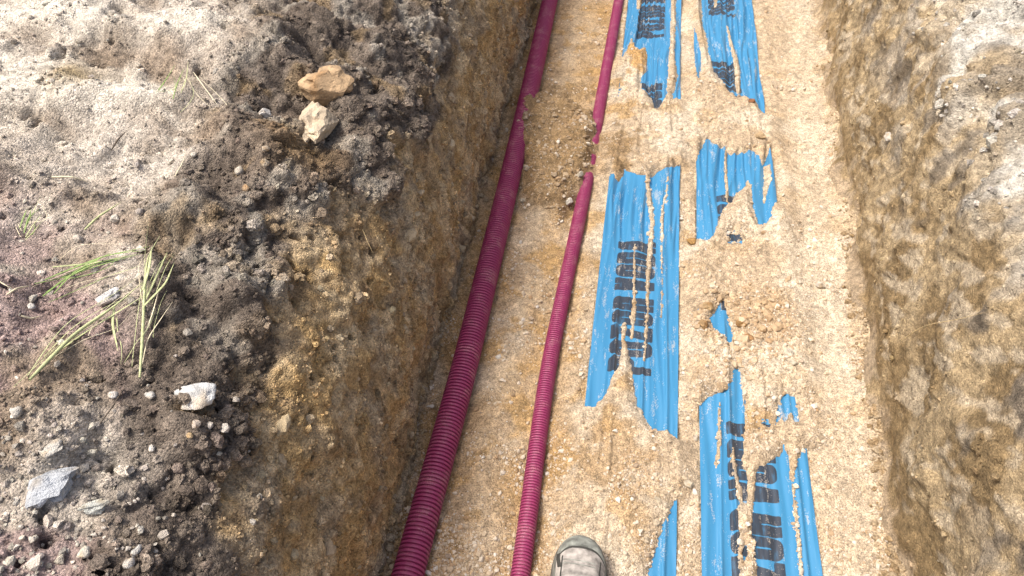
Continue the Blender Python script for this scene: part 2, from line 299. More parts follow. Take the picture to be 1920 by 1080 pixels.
# blades and stems, as points on the ground
STEMS = {
    'A0': [(-0.6009, 0.5175, 0.6386), (-0.6204, 0.5761, 0.6599), (-0.638, 0.6243, 0.6741), (-0.6552, 0.6723, 0.6869), (-0.6814, 0.7188, 0.6713), (-0.6899, 0.7692, 0.6635)],
    'A1': [(-0.638, 0.6243, 0.6741), (-0.6394, 0.6708, 0.6794), (-0.6701, 0.7463, 0.6492)],
    'A2': [(-0.6344, 0.6182, 0.6733), (-0.6261, 0.6658, 0.6764), (-0.6475, 0.7247, 0.6528)],
    'A3': [(-0.6428, 0.6386, 0.6785), (-0.6498, 0.6771, 0.6827), (-0.6846, 0.7369, 0.6635)],
    'A4': [(-0.6204, 0.5761, 0.6599), (-0.6234, 0.6116, 0.665), (-0.6258, 0.644, 0.6754)],
    'A5': [(-0.6141, 0.545, 0.639), (-0.6153, 0.5757, 0.6491), (-0.6043, 0.6382, 0.6618)],
    'B0': [(-0.7101, 0.4651, 0.6907), (-0.7031, 0.5544, 0.6781), (-0.6817, 0.6142, 0.6706), (-0.6546, 0.6569, 0.6812)],
    'B1': [(-0.7094, 0.5143, 0.6786), (-0.699, 0.5786, 0.6637), (-0.6662, 0.6169, 0.6691), (-0.6408, 0.6402, 0.6794)],
    'B2': [(-0.6817, 0.6142, 0.6706), (-0.6757, 0.5915, 0.6634), (-0.6441, 0.5475, 0.6583)],
    'B3': [(-0.7033, 0.5452, 0.6799), (-0.6889, 0.5928, 0.6631), (-0.6626, 0.6385, 0.6752)],
    'C0': [(-0.7934, 0.6157, 0.6741), (-0.7998, 0.6692, 0.6543), (-0.7639, 0.7011, 0.6619), (-0.7058, 0.724, 0.6658)],
    'C1': [(-0.8176, 0.6533, 0.6563), (-0.7984, 0.6866, 0.6544), (-0.7514, 0.7095, 0.6685), (-0.6934, 0.7417, 0.6681)],
    'C2': [(-0.825, 0.6821, 0.6608), (-0.7927, 0.705, 0.6508), (-0.7265, 0.7121, 0.6675)],
    'C3': [(-0.8067, 0.6693, 0.6531), (-0.7817, 0.7028, 0.6525), (-0.7474, 0.7247, 0.6659)],
    'D0': [(-0.8225, 0.7697, 0.6613), (-0.8151, 0.7995, 0.6588), (-0.7926, 0.836, 0.6689)],
    'E0': [(-0.8301, 0.5973, 0.6918), (-0.8179, 0.6058, 0.6903), (-0.8235, 0.6334, 0.6721)],
    'E1': [(-0.8481, 0.6097, 0.7017), (-0.8291, 0.6054, 0.7004), (-0.8231, 0.6053, 0.6958)],
    'F0': [(-0.7962, 0.5708, 0.6776), (-0.7885, 0.5758, 0.6696), (-0.7854, 0.5899, 0.6632)],
    'G0': [(-0.9123, 0.7446, 0.6633), (-0.9168, 0.7706, 0.6683), (-0.9147, 0.7963, 0.6667)],
    'G1': [(-0.9153, 0.754, 0.66), (-0.9141, 0.7672, 0.6658), (-0.9225, 0.7889, 0.6687)],
    'G2': [(-0.9216, 0.7508, 0.662), (-0.9227, 0.7687, 0.6691), (-0.9331, 0.7911, 0.6711)],
    'H0': [(-0.8263, 1.1999, 0.6838), (-0.7883, 1.1636, 0.6704), (-0.7392, 1.1117, 0.6734)],
    'H1': [(-0.8613, 1.1242, 0.692), (-0.8746, 1.1826, 0.6801), (-0.8662, 1.2086, 0.6915)],
    'H2': [(-0.8291, 1.1128, 0.6753), (-0.8324, 1.1475, 0.6883), (-0.8468, 1.205, 0.6871)],
    'H3': [(-0.8414, 1.126, 0.6893), (-0.8253, 1.1596, 0.6873), (-0.8029, 1.1883, 0.6775)],
    'H4': [(-0.821, 1.1309, 0.6762), (-0.8243, 1.1693, 0.6873), (-0.8424, 1.2181, 0.6917)],
    'I0': [(-0.8947, 0.9803, 0.6531), (-0.8948, 1.0071, 0.6574), (-0.8909, 1.0377, 0.66)],
    'J0': [(-0.7447, 0.9254, 0.6576), (-0.7428, 0.9552, 0.6606), (-0.7392, 0.9737, 0.673)],
    'K0': [(-0.932, 0.8674, 0.6808), (-0.8929, 0.8673, 0.68), (-0.8744, 0.8831, 0.66)],
    'L0': [(-0.6134, 0.4374, 0.6505), (-0.6072, 0.4625, 0.6584), (-0.6045, 0.4944, 0.6604)],
    'M0': [(0.684, 1.1222, 0.2244), (0.6933, 1.1059, 0.2916), (0.6796, 1.0491, 0.3742), (0.6922, 1.0181, 0.4214), (0.7063, 0.9781, 0.4935)],
    'N0': [(-0.4603, 0.9989, 0.5045), (-0.4476, 0.9828, 0.486), (-0.4371, 0.974, 0.4669)],
}

# ------------------------------------------------------------------ shapes on the trench floor
def sd_poly(X, Y, poly):
    """signed distance, positive inside"""
    P = np.array(poly); Q = np.roll(P, -1, 0)
    d2 = np.full(X.shape, 1e9); ins = np.zeros(X.shape, bool)
    for (ax, ay), (bx, by) in zip(P, Q):
        ex, ey = bx - ax, by - ay
        t = np.clip(((X - ax) * ex + (Y - ay) * ey) / (ex * ex + ey * ey + 1e-12), 0, 1)
        d2 = np.minimum(d2, (X - ax - t * ex) ** 2 + (Y - ay - t * ey) ** 2)
        c = ((ay > Y) != (by > Y)) & (X < ex * (Y - ay) / (ey + 1e-12) + ax)
        ins ^= c
    return np.where(ins, 1, -1) * np.sqrt(d2)

def d_streak(X, Y, line):
    """distance outside a line of varying half width (negative inside it)"""
    out = np.full(X.shape, 9.0)
    for (ax, ay, aw), (bx, by, bw) in zip(line[:-1], line[1:]):
        ex, ey = bx - ax, by - ay
        t = np.clip(((X - ax) * ex + (Y - ay) * ey) / (ex * ex + ey * ey), 0, 1)
        out = np.minimum(out, np.hypot(X - ax - t * ex, Y - ay - t * ey) - (aw + t * (bw - aw)))
    return out

def xyz(X, Y, Z=0.0):
    return np.stack([X, Y, np.zeros_like(X) + Z], 1)

LEFT_BASE_Y = [-5, 0.54, 1.0, 1.4, 2.2, 3.0, 9]
LEFT_BASE_X = [-0.345, -0.350, -0.366, -0.368, -0.370, -0.370, -0.40]
RIGHT_BASE_Y = [-5, 0.4, 0.69, 0.85, 1.2, 1.69, 2.37, 3.18, 9]
RIGHT_BASE_X = [0.635, 0.65, 0.666, 0.678, 0.686, 0.716, 0.746, 0.81, 1.02]
MOUND = [(-0.335, 2.29), (-0.163, 2.26), (-0.063, 2.21), (-0.022, 2.11), (-0.022, 1.836), (-0.06, 1.74), (-0.12, 1.65), (-0.21, 1.68), (-0.258, 1.82), (-0.310, 1.96), (-0.333, 2.06)]

def floor_low(X, Y):
    """the trench floor without its small relief"""
    p = xyz(X, Y)
    z = 0.010 * fbm(p, 0.45, 2, 31)
    lb = np.interp(Y, LEFT_BASE_Y, LEFT_BASE_X); rb = np.interp(Y, RIGHT_BASE_Y, RIGHT_BASE_X)
    z = z + 0.03 * np.exp(-np.clip(X - lb, 0, 9) / 0.03) * (0.5 + fbm(p, 0.15, 2, 35))
    z = z + 0.030 * np.exp(-np.clip(rb - X, 0, 9) / 0.04) * (0.7 + 1.0 * fbm(p, 0.18, 2, 36))
    z = z + 0.012 * sstep(-0.03, 0.02, X)                                   # the film lies on a slightly raised sand bed
    z = z + 0.010 * np.exp(-((X + 0.185) / 0.06) ** 2) * sstep(1.9, 1.4, Y)    # low ridge of sand between the conduits
    return z

TAPES = {'L': (0.0165, 0.2330), 'R': (0.2830, 0.5200)}

def tape_z(t, X, Y):
    x0, x1 = TAPES[t]
    s = 5 if t == 'L' else 6
    w = x1 - x0
    if t == 'L':
        amp = 0.0030 + 0.0080 * sstep(1.35, 1.8, Y)
    else:
        amp = 0.0034 + 0.0080 * sstep(1.55, 1.72, Y) + 0.002 * sstep(1.25, 1.1, Y) * sstep(0.95, 1.1, Y)
    X0 = X; X = X + 0.016 * perlin(np.stack([X / 0.09, Y / 0.28, np.full_like(X, 2.2)], 1), s + 39)
    a = perlin(np.stack([X / 0.021, Y / 0.42, np.full_like(X, 3.7)], 1), s)
    b = perlin(np.stack([X / 0.050, Y / 0.8, np.full_like(X, 9.1)], 1), s + 9)
    c = perlin(np.stack([X / 0.012, Y / 0.2, np.full_like(X, 5.1)], 1), s + 19)
    ridge = 1 - 2.4 * np.abs(a)
    z = amp * (0.8 * ridge + 1.1 * b + 0.35 * c)
    z = z + 0.0025 * perlin(np.stack([X / 0.10, Y / 0.12, np.full_like(X, 1.1)], 1), s + 29)
    X = X0
    # standing pleats in the smooth lower stretches
    for u, y0, y1, h in ((0.30, 0.3, 1.45, 0.006), (0.63, 0.9, 1.3, 0.005), (0.86, 0.3, 1.6, 0.004), (0.17, 0.3, 1.2, 0.004)):
        cx = x0 + w * u + 0.006 * np.sin(Y * 4 + u * 20)
        z = z + 1.4 * h * np.exp(-((X - cx) / 0.0045) ** 2) * sstep(y0, y0 + 0.1, Y) * sstep(y1, y1 - 0.25, Y)
    return floor_low(X, Y) + 0.006 + z

def show_mask(t, X, Y):
    m = np.full(X.shape, -0.06)
    for k, poly in SHOW.items():
        if k[0] == t:
            q = np.array(poly); near_ = (X > q[:, 0].min() - 0.06) & (X < q[:, 0].max() + 0.06) & (Y > q[:, 1].min() - 0.06) & (Y < q[:, 1].max() + 0.06)
            if not near_.any():
                continue
            s = np.full(X.shape, -0.06); s[near_] = sd_poly(X[near_], Y[near_], poly)
            if k in ('R1b', 'R4b', 'L0b'):
                s = s * 0.4 + 0.011 * perlin(xyz(X, Y) / 0.009, 53) - 0.001
                s = np.where(s > 0.004, 0.004, s)
            m = np.maximum(m, s)
    for k, line in STREAK.items():
        q = np.array(line); near_ = (X > q[:, 0].min() - 0.06) & (X < q[:, 0].max() + 0.06) & (Y > q[:, 1].min() - 0.06) & (Y < q[:, 1].max() + 0.06)
        if near_.any():
            m[near_] = np.minimum(m[near_], d_streak(X[near_], Y[near_], line))
    p = xyz(X, Y)
    return m + 0.004 * perlin(p / 0.018, 51) + 0.0028 * perlin(p / 0.006, 52)

# ------------------------------------------------------------------ trench floor
def spaced(lo, a, b, hi, fine, ratio=1.25, cap=3.0):
    mid = list(np.arange(a, b + fine / 2, fine))
    up = [mid[-1]]; s = fine
    while up[-1] < hi:
        s = min(s * ratio, cap); up.append(up[-1] + s)
    dn = [mid[0]]; s = fine
    while dn[-1] > lo:
        s = min(s * ratio, cap); dn.append(dn[-1] - s)
    return np.array(dn[:0:-1] + mid + up[1:])

fx = np.concatenate([np.arange(-0.42, 0.80, 0.0035), np.arange(0.80, 1.15, 0.02)])
fy = spaced(-14, 0.46, 3.22, 40, 0.0042)
FX, FY = np.meshgrid(fx, fy, indexing='ij')
X = FX.ravel(); Y = FY.ravel()
P = xyz(X, Y)
low = floor_low(X, Y)
g1, r1 = clods(P, 0.016, 61)
g2, r2 = clods(P, 0.008, 62)
rough_zone = sstep(-0.15, 0.25, fbm(P, 0.16, 3, 63))
gz = np.maximum(0, 1 - np.hypot((X - 0.40) / 0.16, (Y - 1.29) / 0.20))       # coarse gravelly patch
md = sd_poly(X, Y * 0.5, [(a, b * 0.5) for a, b in MOUND]) + 0.014 * fbm(P, 0.06, 3, 64)
mh = (0.064 + 0.012 * fbm(P, 0.08, 3, 60)) * sstep(-0.018, 0.055, md)
coarse = np.clip(0.25 + 0.5 * rough_zone + 1.2 * gz + 0.8 * sstep(0, 0.03, md), 0, 1.6)
small = 0.009 * fbm(P, 0.09, 3, 65) + 0.0065 * g1 * coarse + 0.0032 * g2 * (0.5 + 0.5 * coarse) - 0.003
Z = low + small + mh
ridge_y = 2.30 + 0.03 * X
Z = Z + 0.028 * np.exp(-((Y - ridge_y) / 0.035) ** 2) * sstep(-0.30, -0.22, X) * sstep(-0.04, -0.09, X) * (0.6 + fbm(P, 0.05, 2, 66))
gap = (X > TAPES['L'][1] + 0.0005) & (X < TAPES['R'][0] - 0.0005) & (Y > 0.0) & (Y < 3.6)
acc = np.zeros_like(Z); Zb = Z.copy()
for t, (x0, x1) in TAPES.items():
    sel = (X > x0 - (0.12 if t == 'L' else 0.0495)) & (X < x1 + (0.12 if t == 'R' else 0.0495)) & (Y > 0.0) & (Y < 3.6)
    xs, ys = X[sel], Y[sel]
    xc = np.clip(xs, x0, x1)
    m = show_mask(t, xc, ys)
    zt = tape_z(t, xc, ys)
    fine = 0.0045 * g1[sel] * coarse[sel] + 0.0024 * g2[sel]
    deep = sstep(0.0, 0.022, -m)                                            # the pleats vanish under a few millimetres of sand
    flat = low[sel] + 0.013 + 0.6 * small[sel]
    over = (zt + 0.0018) * (1 - deep) + np.maximum(flat, zt + 0.001) * deep + np.clip(-m * 0.45, 0, 0.012) + fine * (0.25 + 0.75 * sstep(0.003, 0.014, -m))
    under = zt - np.clip(0.002 + m * 1.4, 0, 0.011)
    inside = (xs >= x0 - 0.0005) & (xs <= x1 + 0.0005)
    d = np.abs(xs - xc)
    k = np.exp(-(d / 0.05) ** 2)
    zin = np.where(m > 0, under, over)
    e_ = sstep(-0.010, 0.004, m) * np.where(gap[sel], 1.0, np.exp(-(d / 0.03) ** 2))
    zout = (1 - e_) * (Zb[sel] * (1 - k) + np.maximum(over, Zb[sel]) * k) + e_ * np.minimum(Zb[sel], zt - 0.003 + d * 0.12 + fine * 0.7)
    g_ = gap[sel]
    wt = np.clip((xs - TAPES['L'][1]) / (TAPES['R'][0] - TAPES['L'][1]), 0, 1); wt = wt if t == 'R' else 1 - wt
    acc[sel] += np.where(g_, wt * zout, 0)
    Z[sel] = np.where(inside, zin, np.where(g_, Z[sel], zout))
Z = np.where(gap, acc, Z)
Z = np.where(Y < 0.2, np.minimum(Z, 0.03), Z)
FZ = Z.reshape(FX.shape)

def floor_z(x, y):
    i = np.clip(np.searchsorted(fx, x) - 1, 0, len(fx) - 2); j = np.clip(np.searchsorted(fy, y) - 1, 0, len(fy) - 2)
    a = np.clip((x - fx[i]) / (fx[i + 1] - fx[i]), 0, 1); b = np.clip((y - fy[j]) / (fy[j + 1] - fy[j]), 0, 1)
    return (FZ[i, j] * (1 - a) + FZ[i + 1, j] * a) * (1 - b) + (FZ[i, j + 1] * (1 - a) + FZ[i + 1, j + 1] * a) * b

def sand_colour(X, Y, P):
    tan = np.array([0.415, 0.328, 0.225]); pale = np.array([0.485, 0.415, 0.315]); brown = np.array([0.335, 0.22, 0.105]); ochre = np.array([0.35, 0.225, 0.095])
    c = mix(tan, pale, sstep(-0.1, 0.35, fbm(P, 0.25, 3, 71)))
    bed = sstep(0.02, -0.06, X + 0.03 * fbm(P, 0.1, 2, 72))                   # damper sand round the conduits
    c = mix(c, brown, bed * np.clip(0.75 + 0.6 * fbm(P, 0.12, 3, 73), 0, 1) * (1 - 0.5 * np.exp(-((X + 0.19) / 0.05) ** 2)))
    c = mix(c, ochre, 0.75 * sstep(0.12, 0.45, fbm(P, 0.09, 3, 74)) * (0.35 + 0.65 * sstep(0.25, 0.02, X)))
    damp = np.array([0.235, 0.158, 0.08])
    c = mix(c, damp, 0.9 * sstep(-0.05, 0.05, sd_poly(X, Y, MOUND) + 0.05 * fbm(P, 0.07, 3, 76)))
    for (px, py, rx, ry, amt, cc) in ((0.045, 1.97, 0.06, 0.13, 0.9, damp), (-0.16, 2.33, 0.12, 0.06, 0.7, damp), (0.075, 2.56, 0.05, 0.13, 0.9, [0.42, 0.25, 0.09]), (0.09, 0.86, 0.09, 0.11, 0.65, brown),
                                      (0.32, 2.17, 0.05, 0.06, 0.3, ochre), (0.40, 1.00, 0.05, 0.04, 0.6, ochre), (0.42, 1.33, 0.09, 0.11, 0.35, brown), (0.26, 1.62, 0.03, 0.04, 0.6, ochre), (0.15, 2.22, 0.08, 0.05, 0.3, ochre)):
        e = np.hypot((X - px) / rx, (Y - py) / ry) + 0.7 * fbm(P, 0.05, 3, 75)
        c = mix(c, cc, amt * sstep(1.15, 0.5, e))
    rb = np.interp(Y, RIGHT_BASE_Y, RIGHT_BASE_X)
    c = mix(c, pale, 0.5 * sstep(0.18, 0.09, rb - X))
    c = mix(c, np.array([0.38, 0.29, 0.18]), 0.7 * sstep(0.045, 0.0, rb - X + 0.06 * fbm(P, 0.08, 3, 78)))
    return c * (0.88 + 0.3 * (perlin(P / 0.012, 77) + 0.35))[:, None]

fc = sand_colour(X, Y, P)
fc = fc * (0.85 + 0.35 * r1)[:, None]
trench_floor = link('trench_floor', mesh_from('trench_floor', np.stack([X, Y, Z], 1), grid_faces(len(fx), len(fy)), fc), M_SAND)
tag(trench_floor, 'sandy beige floor of the trench between its two soil walls', kind='structure')

# ------------------------------------------------------------------ banks: trench walls with the ground above them
def profile_points(pts, fine, fine_to, hi):
    """resample a polyline profile finely up to arc length fine_to, then coarser"""
    P = np.array(pts, float)
    seg = np.hypot(*np.diff(P, axis=0).T); s = np.concatenate([[0], np.cumsum(seg)])
    a = list(np.arange(0, fine_to, fine)); st = fine
    while a[-1] < s[-1]:
        st = min(st * 1.22, 3.0); a.append(a[-1] + st)
    a = np.minimum(np.array(a), s[-1])
    a = np.unique(a)
    x = np.interp(a, s, P[:, 0]); z = np.interp(a, s, P[:, 1])
    # rounding of the corners
    for _ in range(6):
        x[1:-1] = 0.25 * x[:-2] + 0.5 * x[1:-1] + 0.25 * x[2:]
        z[1:-1] = 0.25 * z[:-2] + 0.5 * z[1:-1] + 0.25 * z[2:]
    return x, z

def bank_base(px, pz, by, side, base_y, base_x):
    tx = np.gradient(px); tz = np.gradient(pz); L = np.hypot(tx, tz) + 1e-9
    nx, nz = (tz / L, -tx / L) if side < 0 else (-tz / L, tx / L)
    off = np.interp(by, base_y, base_x)
    PX = px[:, None] + off[None, :] * np.exp(-np.maximum(0, np.abs(px) - 1.5) / 2)[:, None]
    PZ = np.repeat(pz[:, None], len(by), 1); PY = np.repeat(by[None, :], len(px), 0)
    n = np.stack([np.repeat(nx[:, None], len(by), 1), np.zeros_like(PX), np.repeat(nz[:, None], len(by), 1)], -1).reshape(-1, 3)
    return np.stack([PX, PY, PZ], -1).reshape(-1, 3), n

# left bank -----------------------------------------------------------
lpx, lpz = profile_points([(0.005, -0.09), (-0.012, 0.12), (-0.028, 0.30), (-0.056, 0.43), (-0.105, 0.53), (-0.185, 0.605), (-0.29, 0.655), (-0.47, 0.685), (-0.9, 0.69), (-1.5, 0.69), (-6, 0.70), (-45, 0.70)], 0.0045, 1.85, 0)
lby = spaced(-14, 0.14, 3.05, 40, 0.0046)
LP, LN = bank_base(lpx, lpz, lby, -1, LEFT_BASE_Y, LEFT_BASE_X)
xb = LP[:, 0] - np.interp(LP[:, 1], LEFT_BASE_Y, LEFT_BASE_X)       # distance from the foot of the wall
yb = LP[:, 1]; zb = LP[:, 2]
warp = fbm(LP, 0.10, 3, 81)
bound = np.interp(yb, [-3, 0.3, 0.5, 0.7, 0.95, 1.05, 1.4, 1.65, 1.9, 3, 9], [0.50, 0.52, 0.545, 0.585, 0.565, 0.53, 0.45, 0.46, 0.52, 0.58, 0.58])
dark = sstep(-0.03, 0.03, zb - bound + 0.075 * warp)                  # topsoil layer over the ochre subsoil
lx = np.interp(yb, [-3, 0.26, 0.34, 0.46, 0.6, 0.75, 1.2, 1.65, 3], [-0.18, -0.19, -0.20, -0.22, -0.27, -0.36, -0.38, -0.48, -0.52])
dusty = sstep(0.05, -0.05, xb - lx + 0.03 * sstep(1.0, 0.5, yb) + 0.075 * fbm(LP, 0.14, 3, 82))     # dry pale crust on top
c1, q1 = clods(LP, 0.060, 83); c2, q2 = clods(LP, 0.026, 84); c3, q3 = clods(LP, 0.012, 85)
wall = 1 - dark
patch = sstep(-0.1, 0.25, fbm(LP, 0.12, 3, 86))
ridged = 1 - 2 * np.abs(fbm(LP * [1, 1, 0.7], 0.11, 3, 87))
disp = wall * (0.016 * fbm(LP, 0.14, 3, 88) + 0.010 * ridged * 0.6 + 0.008 * fbm(LP, 0.03, 3, 89) + 0.007 * c3 * (0.35 + 0.65 * patch) + 0.011 * c2 * sstep(0.0, 0.3, fbm(LP, 0.1, 2, 90)))
soil = dark * (1 - dusty)
disp = disp + soil * (0.055 * fbm(LP, 0.16, 2, 91) + 0.030 * (c1 - 0.4) + 0.018 * c2 + 0.008 * c3 + 0.003 * fbm(LP, 0.012, 2, 92))
crumb = sstep(0.0, 0.3, fbm(LP, 0.10, 3, 93))
disp = disp + dusty * dark * (0.050 * fbm(LP, 0.28, 3, 94) + 0.010 * ridged + 0.014 * c2 * crumb + 0.006 * c3 * (0.35 + crumb) + 0.002 * fbm(LP, 0.014, 2, 95))
fall = sstep(-2.0, -1.2, xb)
disp = disp * (0.3 + 0.7 * fall) * sstep(-0.09, 0.02, zb)
# small caves and cracks under the overhanging sods at the trench edge
for (ex, ey, ez, r, dep) in ((-0.47, 0.75, 0.60, 0.018, 0.05), (-0.465, 0.80, 0.60, 0.014, 0.05), (-0.44, 0.95, 0.54, 0.022, 0.035), (-0.60, 1.24, 0.68, 0.03, 0.035), (-0.66, 0.44, 0.69, 0.02, 0.03), (-0.56, 0.33, 0.67, 0.022, 0.03),
                             (-1.076, 1.278, 0.70, 0.028, 0.05), (-1.054, 1.384, 0.70, 0.022, 0.035), (-1.068, 1.071, 0.70, 0.016, 0.035), (-0.85, 0.978, 0.70, 0.016, 0.03), (-0.83, 1.40, 0.70, 0.022, 0.03)):
    dd = np.sqrt((LP[:, 0] - ex) ** 2 + ((LP[:, 1] - ey) / 1.4) ** 2 + (LP[:, 2] - ez) ** 2)
    dd = dd * (1 + 1.1 * fbm(LP[:, :], 0.035, 3, 145)) if r > 0 else dd
    disp = disp - dep * np.exp(-(dd / r) ** 2)
# smooth pale ledges pressed into the ground by the digger
ledge = 0.0
for (y0, sl, wd_, hh_) in ((1.34, 0.10, 0.055, 0.030), (1.10, 0.16, 0.05, 0.022), (1.56, 0.05, 0.05, 0.025)):
    tt_ = (yb - y0 - sl * (LP[:, 0] + 1.0) + 0.03 * fbm(LP, 0.3, 2, 97)) / wd_
    g_ = np.exp(-tt_ ** 2) * sstep(-0.72, -0.95, LP[:, 0] + 0.08 * fbm(LP, 0.2, 2, 98))
    ledge = np.maximum(ledge, g_)
    disp = disp * (1 - 0.6 * g_) + hh_ * g_ * sstep(-1.6, -0.6, tt_)
LPOS = LP + LN * disp[:, None]
LPOS[:, 1] += wall * 0.004 * fbm(LP, 0.05, 2, 96)
LPOS[:, 2] += 0.03 * dark * (1 - dusty) * np.exp(-((yb - 0.9) / 0.16) ** 2) * sstep(-0.25, -0.1, xb)

ochre = np.array([0.48, 0.33, 0.155]); tanw = np.array([0.57, 0.44, 0.265]); dkb = np.array([0.34, 0.235, 0.12])
top1 = np.array([0.52, 0.47, 0.40]); top2 = np.array([0.29, 0.23, 0.17]); mauve = np.array([0.34, 0.25, 0.235]); cream = np.array([0.64, 0.59, 0.50])
ds1 = np.array([0.103, 0.082, 0.065]); ds2 = np.array([0.215, 0.178, 0.142])
wc = mix(ochre, tanw, sstep(-0.15, 0.3, fbm(LP, 0.10, 3, 101)))
wc = mix(wc, dkb, 0.8 * sstep(0.05, 0.35, fbm(LP * [1, 1, 0.8], 0.08, 4, 102)))
wc = mix(wc, tanw * 1.1, 0.5 * sstep(0.2, 0.4, fbm(LP, 0.06, 3, 103)))
spill = sstep(0.0, 0.3, fbm(LP * [1, 1, 0.35], 0.07, 3, 146)) * sstep(0.26, 0.0, bound - zb)
wc = mix(wc, ds2, 0.35 * spill)
wc = mix(wc, np.array([0.36, 0.30, 0.22]), 0.5 * sstep(0.1, 0.35, fbm(LP, 0.13, 3, 147)))
dc = mix(ds1, ds2, np.clip(0.25 + 0.7 * q2 * c2 + 0.6 * fbm(LP, 0.05, 3, 104), 0, 1))
dc = mix(dc, np.array([0.33, 0.30, 0.25]), 0.8 * sstep(0.10, 0.32, fbm(LP, 0.10, 3, 105)) * sstep(0.3, 0.9, yb))
dc = mix(dc, np.array([0.30, 0.19, 0.08]), 0.75 * np.exp(-(((LP[:, 0] + 0.58) / 0.06) ** 2 + ((yb - 1.08) / 0.07) ** 2)))
dc = mix(dc, ochre * 0.6, 0.45 * sstep(0.15, 0.4, fbm(LP, 0.09, 3, 106)) * sstep(0.5, 0.9, yb))
tc_ = mix(top1, top2, np.clip(0.40 + 0.28 * sstep(-0.95, -0.65, LP[:, 0] + 0.15 * (1.1 - yb)) + 1.2 * fbm(LP, 0.18, 4, 107), 0, 1))
tc_ = mix(tc_, mauve, 0.8 * sstep(-0.1, 0.25, fbm(LP, 0.16, 3, 108)) * sstep(1.0, 0.6, yb))
tc_ = mix(tc_, cream, 0.8 * sstep(0.0, 0.3, fbm(LP * [1, 1.8, 1], 0.20, 3, 109)) * sstep(0.9, 1.1, yb - 0.2 * (xb + 0.6)))
tc_ = mix(tc_, cream * 1.08, 0.8 * ledge)
tc_ = mix(tc_, np.array([0.34, 0.25, 0.11]), 0.8 * np.exp(-(((LP[:, 0] + 1.054) / 0.045) ** 2 + ((yb - 1.148) / 0.05) ** 2)))
tc_ = mix(tc_, top2 * 0.75, 0.8 * np.exp(-(((LP[:, 0] + 1.03) / 0.07) ** 2 + ((yb - 1.26) / 0.07) ** 2)))
lc = mix(wc, mix(dc, tc_, dusty), dark)
lc = lc * (0.86 + 0.3 * perlin(LP / 0.02, 110) + 0.12 * q3)[:, None]
left_bank = link('trench_wall_left', mesh_from('trench_wall_left', LPOS, grid_faces(len(lpx), len(lby))[:, ::-1], lc), M_SOIL)
tag(left_bank, 'ochre trench wall with dark topsoil and pale dusty ground above', kind='structure')
LGRID = LPOS.reshape(len(lpx), len(lby), 3)

# right bank ----------------------------------------------------------
rpx, rpz = profile_points([(-0.055, -0.07), (-0.016, 0.010), (0.0, 0.055), (0.008, 0.13), (0.014, 0.32), (0.03, 0.47), (0.055, 0.56), (0.11, 0.635), (0.22, 0.69), (0.40, 0.72), (0.7, 0.71), (1.5, 0.70), (6, 0.70), (45, 0.70)], 0.0052, 1.10, 0)
rby = spaced(-14, 0.30, 3.2, 40, 0.0054)
RP, RN = bank_base(rpx, rpz, rby, 1, RIGHT_BASE_Y, RIGHT_BASE_X)
wav = np.stack([RP[:, 1] * 0, RP[:, 1], RP[:, 1] * 0 + 0.5], 1)
RP[:, 0] += (0.030 * perlin(wav / 0.24, 143) + 0.008 * perlin(wav / 0.08, 144)) * sstep(0.45, 0.1, RP[:, 2])
xr = RP[:, 0] - np.interp(RP[:, 1], RIGHT_BASE_Y, RIGHT_BASE_X); yr = RP[:, 1]; zr = RP[:, 2]
sk = RP @ np.array([[1, 0, 0], [0, 0.8, 0.6], [0, -0.6, 0.8]]) * np.array([1, 1, 2.2])    # bucket scrapes run diagonally
ridr = 1 - 2 * np.abs(fbm(sk, 0.10, 4, 121))
d1, s1 = clods(RP, 0.05, 122); d2, s2 = clods(RP, 0.022, 123)
rp = sstep(-0.05, 0.3, fbm(RP, 0.14, 3, 124))
disp = 0.024 * fbm(RP, 0.24, 3, 125, 0.4) + 0.0035 * clods(RP, 0.012, 141)[0] + 0.005 * ridr + 0.0035 * fbm(sk, 0.02, 3, 126) + (0.003 * d1 * rp + 0.002 * d2 * rp) * sstep(0.02, 0.16, zr) + 0.0015 * fbm(RP, 0.012, 2, 127)
disp = disp * (0.2 + 0.8 * sstep(0.02, 0.2, zr)) - 0.016 * np.exp(-((zr - 0.05) / 0.04) ** 2) * (0.4 + 1.5 * fbm(RP, 0.12, 2, 128))
shelf = np.abs(((zr + 0.35 * yr + 0.12 * fbm(RP, 0.25, 2, 140)) / 0.13) % 1.0 - 0.5) * 2
disp = disp + 0.006 * sstep(0.0, 0.9, shelf) * sstep(0.08, 0.2, zr) * (0.4 + 0.8 * rp)
rtop = sstep(0.50, 0.60, zr + 0.05 * fbm(RP, 0.15, 3, 129))
disp = disp + rtop * (0.03 * fbm(RP, 0.22, 3, 130) + 0.020 * d1 * (0.3 + rp) + 0.010 * d2 - 0.02 * sstep(0.75, 1.0, 1 - np.abs(fbm(RP, 0.13, 3, 142))))
disp = disp * (0.3 + 0.7 * sstep(1.4, 0.8, xr)) * sstep(-0.09, 0.0, zr)
RPOS = RP + RN * disp[:, None]
rw1 = np.array([0.41, 0.315, 0.185]); rw2 = np.array([0.265, 0.19, 0.098]); rw3 = np.array([0.52, 0.44, 0.32]); rgy = np.array([0.40, 0.37, 0.32]); rdk = np.array([0.15, 0.125, 0.095])
rc = mix(rw1, rw2, sstep(-0.15, 0.25, fbm(RP, 0.16, 4, 131)))
rc = mix(rc, rw3, 0.75 * sstep(0.1, 0.35, fbm(sk, 0.09, 3, 132)))
rc = mix(rc, rgy, 0.5 * sstep(0.18, 0.36, fbm(RP, 0.13, 3, 133)) * sstep(0.25, 0.42, zr))
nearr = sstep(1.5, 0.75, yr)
rc = rc * (1 - 0.12 * nearr)[:, None]  # weaker light on the near stretch, painted into the wall colour
